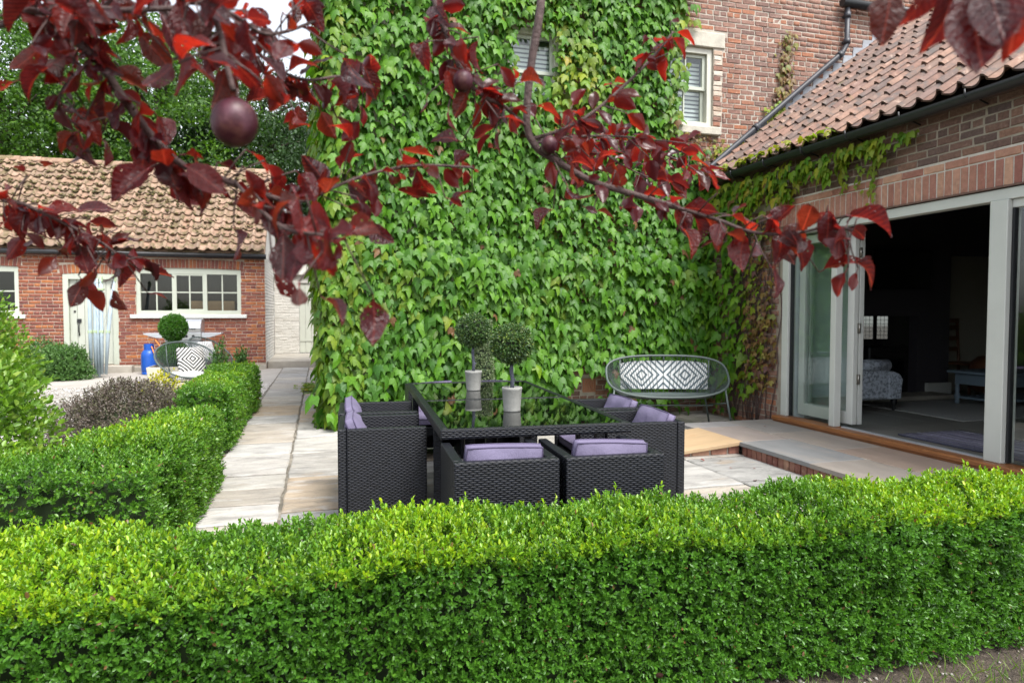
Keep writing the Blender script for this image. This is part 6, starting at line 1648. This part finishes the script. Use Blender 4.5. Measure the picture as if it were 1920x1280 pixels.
# ================================================================== PURPLE PLUM TREE OVERHEAD
plum = thing('plum_tree', 'purple leaved plum tree whose twigs hang across the view', 'tree', (1.35, -1.25, 0))
PB = Matrix.Translation((-1.35, 1.25, 0))
def pl_local(p): return Vector(p) - Vector((1.35, -1.25, 0))
b = MB(); b.tube([pl_local(p) for p in ((1.35, -1.25, -0.05), (1.33, -1.2, 0.8), (1.2, -1.0, 1.6), (0.95, -0.6, 2.25))], [0.11, 0.09, 0.08, 0.06], 12); b.build('trunk', M['bark'], plum)
b = MB(); b.tube([pl_local(p) for p in ((0.95, -0.6, 2.25), (0.8, 0.1, 2.5), (0.45, 0.55, 2.55), (0.0, 0.75, 2.5), (-0.6, 0.8, 2.4))], [0.058, 0.045, 0.035, 0.025, 0.014], 10); b.build('limb', M['twig'], plum)
b = MB(); b.tube([pl_local(p) for p in ((0.8, 0.1, 2.5), (1.0, 0.6, 2.5), (1.15, 0.9, 2.35))], [0.03, 0.022, 0.012], 9); b.build('limb', M['twig'], plum)
def plum_mesh(curl, fold, wav, seed):
    n = 9; v = []; F = []
    gq = random.Random(seed)
    prof = [0.015, 0.12, 0.205, 0.262, 0.29, 0.288, 0.258, 0.20, 0.115, 0.0]
    for i in range(n + 1):
        t = i / n; w = prof[i]; a = curl * t * t
        y = t * (1 - 0.18 * curl * curl * t); z = -a * 0.5 + 0.02 * math.sin(t * 5 + seed)
        xo = 0.05 * math.sin(t * 2.6 + seed) * t
        jl, jr = 1 + gq.uniform(-.1, .1), 1 + gq.uniform(-.1, .1)
        wl, wr = wav * math.sin(t * 11 + seed), wav * math.sin(t * 10 + seed * 2 + 2)
        v += [(xo - w * jl, y - 0.03 * gq.random(), z + fold * w + wl), (xo - w * 0.52 * jl, y, z + fold * w * 0.4 + 0.012), (xo, y, z), (xo + w * 0.52 * jr, y, z + fold * w * 0.4 + 0.012), (xo + w * jr, y - 0.03 * gq.random(), z + fold * w + wr)]
    for i in range(n):
        for k in range(4):
            a = i * 5 + k; F.append((a, a + 1, a + 6, a + 5))
    me = tpl_mesh(v, F, 'plum_leaf'); me.materials.append(M['plum_leaf']); me.polygons.foreach_set('use_smooth', [True] * len(F))
    return me
PM = [plum_mesh(c, f, w, s) for c, f, w, s in ((0.5, 0.5, 0.035, 1), (0.9, 0.35, 0.045, 2), (0.2, 0.7, 0.03, 3), (1.25, 0.5, 0.04, 4), (-0.5, 0.4, 0.04, 5), (0.7, 1.0, 0.03, 6), (0.35, 0.15, 0.055, 7), (1.5, 0.9, 0.04, 8))]
gp = random.Random(99)
PLEAF = []; STALKS = MB(); SPURS = MB()
def leaf_at(p, d, size, nrm=None):
    d = Vector(d).normalized()
    n_ = Vector((gp.gauss(0, .75), gp.gauss(0, .75), 0.8)) if nrm is None else Vector(nrm)
    x = d.cross(n_)
    if x.length < 1e-3: x = d.orthogonal()
    x.normalize(); z = x.cross(d)
    q = pl_local(p)
    PLEAF.append((size / max(project(p)[2], 0.1), gp.randrange(len(PM)), Matrix(((x.x * size, d.x * size, z.x * size, q.x), (x.y * size, d.y * size, z.y * size, q.y), (x.z * size, d.z * size, z.z * size, q.z), (0, 0, 0, 1)))))
def twig(pts, r0, r1, nleaf=0, size=0.065, t0=0.1, t1=1.0, droop=0.5, seed=0, spread=1.0):
    """pts: (px, py, distance) directions and distances of the twig's bends"""
    gp.seed(seed)
    P = [along(*p) if len(p) == 3 else Vector(p[:3]) for p in pts]
    S = []
    m = len(P)
    for i in range(m - 1):
        p0, p1, p2, p3 = P[max(i - 1, 0)], P[i], P[i + 1], P[min(i + 2, m - 1)]
        for k in range(5):
            t = k / 5
            S.append(0.5 * ((2 * p1) + (p2 - p0) * t + (2 * p0 - 5 * p1 + 4 * p2 - p3) * t * t + (3 * p1 - p0 - 3 * p2 + p3) * t ** 3))
    S.append(P[-1])
    n = len(S)
    b = MB(); b.tube([pl_local(s) for s in S], [r0 + (r1 - r0) * i / (n - 1) for i in range(n)], 7); b.build('twig', M['twig'], plum)
    for k in range(nleaf):
        t = t0 + (t1 - t0) * (k + gp.uniform(-.35, .35)) / max(nleaf - 1, 1); t = min(max(t, 0), 1)
        i = min(int(t * (n - 1)), n - 2); p = S[i].lerp(S[i + 1], t * (n - 1) - i)
        td = (S[i + 1] - S[i]).normalized()
        rv = Vector((gp.gauss(0, 1), gp.gauss(0, 1), gp.gauss(0, 1))); rv -= td * rv.dot(td); rv.normalize()
        if gp.random() < 0.42:
            L = gp.uniform(0.02, 0.065); e = p + (rv + td * gp.uniform(-0.2, 0.8)) * L + Vector((0, 0, -0.2 * L))
            SPURS.tube([pl_local(p), pl_local(p.lerp(e, 0.5) + rv * 0.004), pl_local(e)], 0.0011, 5)
            p = e; td = (rv + td).normalized()
            rv = Vector((gp.gauss(0, 1), gp.gauss(0, 1), gp.gauss(0, 1))).normalized()
        d = td * gp.uniform(-0.1, 0.9) + rv * spread * gp.uniform(0.6, 1.3) + Vector((0, 0, -droop * gp.uniform(-0.1, 1.5)))
        pe = p + d.normalized() * size * 0.16
        STALKS.tube([pl_local(p), pl_local(pe)], 0.0007, 4, cap=False)
        leaf_at(pe, d, size * gp.choice((0.55, 0.75, 0.9, 1.0, 1.1, 1.25)))
def top(px, d, up): # where the twig comes from above the view
    p = along(px, 0, d); return p
LIMB_L = (0.0, 0.75, 2.5); LIMB_M = (0.45, 0.55, 2.55); LIMB_R = (1.15, 0.9, 2.35); LIMB_LL = (-0.6, 0.8, 2.4)
def W(p): return (p[0], p[1], p[2], 'w')
def tw_(pts, *a, **k): twig([W(p) if len(p) == 3 and abs(p[0]) < 10 else p for p in pts], *a, **k)
# central twig forking to both sides
tw_([LIMB_M, (1020, -160, 1.15), (1015, 0, 1.12), (995, 130, 1.12), (988, 230, 1.12), (1005, 275, 1.12), (1040, 300, 1.12), (1110, 340, 1.10), (1190, 365, 1.07), (1265, 388, 1.04)], 0.0079, 0.0045, 30, 0.042, 0.62, 1.0, seed=1)
tw_([(1265, 388, 1.04), (1340, 410, 1.02), (1410, 435, 1.0), (1480, 438, 0.99), (1560, 425, 0.97), (1600, 432, 0.96)], 0.0030, 0.002, 41, 0.048, 0.02, 1.0, droop=0.75, seed=2)
tw_([(990, 262, 1.12), (1050, 245, 1.13), (1110, 212, 1.15), (1180, 152, 1.17), (1235, 95, 1.19), (1262, 60, 1.2)], 0.0036, 0.002, 38, 0.037, 0.15, 1.0, droop=0.3, seed=3)
tw_([(1000, 270, 1.12), (1060, 258, 1.2), (1140, 255, 1.26), (1210, 262, 1.3), (1290, 290, 1.33)], 0.0025, 0.0016, 49, 0.038, 0.1, 1.0, droop=0.4, seed=4)
tw_([LIMB_M, (790, -150, 1.05), (815, 0, 1.02), (840, 70, 1.02), (868, 140, 1.02), (905, 180, 1.03), (945, 200, 1.06), (985, 236, 1.10)], 0.0058, 0.003, 68, 0.041, 0.30, 0.93, droop=0.7, seed=5)
# long twig sweeping down across the left
tw_([LIMB_L, (-40, -260, 0.9), (40, -10, 0.82), (110, 50, 0.82), (180, 110, 0.82), (225, 175, 0.83), (285, 255, 0.84), (345, 310, 0.85), (415, 335, 0.86), (480, 360, 0.88), (560, 385, 0.9)], 0.0072, 0.0035, 87, 0.045, 0.2, 0.97, droop=0.8, seed=6)
tw_([(480, 360, 0.88), (560, 378, 0.92), (640, 345, 0.95), (710, 322, 0.97), (790, 310, 0.98), (885, 314, 0.99)], 0.0029, 0.0018, 45, 0.042, 0.08, 1.0, droop=0.6, seed=7)
tw_([(440, 340, 0.87), (490, 395, 0.78), (540, 430, 0.74), (600, 440, 0.72), (650, 450, 0.71)], 0.0025, 0.0018, 23, 0.050, 0.2, 1.0, droop=0.7, seed=8)
tw_([LIMB_L, (260, -200, 0.75), (330, -20, 0.7), (390, 10, 0.7), (412, 60, 0.7), (425, 120, 0.7), (438, 170, 0.7)], 0.0043, 0.0028, 26, 0.042, 0.35, 0.85, droop=0.4, seed=9)
tw_([(390, 10, 0.7), (440, 30, 0.78), (490, 62, 0.84), (535, 60, 0.88), (590, 40, 0.9)], 0.0029, 0.002, 26, 0.042, 0.1, 1.0, droop=0.6, seed=10)
tw_([(440, 30, 0.78), (480, 95, 0.86), (530, 135, 0.92), (580, 150, 0.96), (640, 143, 1.0), (690, 150, 1.02)], 0.0025, 0.0018, 45, 0.041, 0.08, 1.0, droop=0.7, seed=11)
tw_([LIMB_LL, (-120, -60, 0.85), (60, 20, 0.8), (130, 10, 0.78), (230, 20, 0.76), (330, 15, 0.76)], 0.0043, 0.003, 49, 0.046, 0.3, 1.0, droop=0.6, seed=12)
tw_([(180, 110, 0.82), (130, 150, 0.8), (110, 200, 0.8), (150, 240, 0.82)], 0.0022, 0.0018, 16, 0.043, 0.2, 1.0, droop=0.6, seed=13)
tw_([LIMB_LL, (-160, 120, 1.0), (-30, 345, 0.98), (50, 385, 0.98), (120, 418, 1.0), (190, 455, 1.02), (235, 490, 1.03)], 0.0040, 0.002, 68, 0.041, 0.38, 1.0, droop=0.4, seed=14)
# finer spray of small bright leaves behind the fork
tw_([(1010, 262, 1.14), (1060, 270, 1.4), (1120, 262, 1.5), (1190, 270, 1.55), (1270, 300, 1.6), (1320, 330, 1.62)], 0.003, 0.0014, 46, 0.050, 0.15, 1.0, droop=0.4, seed=24)
tw_([(1110, 268, 1.48), (1150, 300, 1.5), (1210, 330, 1.52), (1260, 340, 1.55)], 0.0022, 0.0012, 26, 0.048, 0.1, 1.0, droop=0.5, seed=25)
# close leaves in the top right
tw_([LIMB_R, (1760, -330, 0.62), (1760, -110, 0.58), (1800, -40, 0.56), (1870, -10, 0.56)], 0.006, 0.003, 0, seed=15)
gp.seed(16)
for (px, py, d, tx, ty, s) in ((1672, -25, 0.6, 1660, 60, 0.05), (1740, -40, 0.6, 1735, 15, 0.045), (1820, -30, 0.56, 1830, 160, 0.085), (1790, -60, 0.57, 1800, 90, 0.075), (1870, -20, 0.56, 1850, 90, 0.06), (1890, -20, 0.58, 1915, 80, 0.06), (1850, -50, 0.55, 1870, 60, 0.07)):
    a_, e_ = along(px, py, d), along(tx, ty, d)
    leaf_at(a_, e_ - a_, s, nrm=-_fw + _rt * gp.gauss(0, .4))
PLEAF.sort(key=lambda q: -q[0])
for _, vi, m in PLEAF[:300]:
    o = link('leaf', PM[vi], None, plum); o.matrix_local = m
if len(PLEAF) > 300:
    rest_ = PLEAF[300:]; tv = np.array([tuple(q.co) for q in PM[0].vertices]); tf = [tuple(q.vertices) for q in PM[0].polygons]
    me = merge(tv, tf, np.array([np.array(m.to_3x3()) for _, _, m in rest_]), np.array([m.translation for _, _, m in rest_]), np.random.default_rng(5).random(len(rest_)), smooth=True)
    o = link('leaves', me, M['plum_leaf'], plum); o['kind'] = 'stuff'
o = STALKS.build('leaf_stalks', M['petiole'], plum); o['kind'] = 'stuff'
o = SPURS.build('spurs', M['twig'], plum); o['kind'] = 'stuff'
# plums
def fruit(label, p, r, stem_from):
    f_ = MB(); f_.lathe([(r * math.sin(a) * (1 if a < 2.6 else 0.92), -r * 1.04 * math.cos(a)) for a in np.linspace(0.02, math.pi - 0.02, 15)], 24)
    o = f_.build('plum', M['plum'], plum); o.location = pl_local(p); o.scale = (1.03, 0.97, 1.07); o.rotation_euler = (0.15, 0.1, 0.4)
    q = MB(); q.tube([(0, 0, r * 0.95), Vector(stem_from) - Vector(p)], 0.0012, 5); q.build('stalk', M['twig'], o)
p = along(440, 230, 0.7); fruit('', p, 0.0225, along(438, 172, 0.7))
p = along(868, 152, 1.0); fruit('', p, 0.0145, along(862, 125, 1.02))
p = along(1030, 272, 1.1); fruit('', p, 0.0135, along(1020, 285, 1.12))
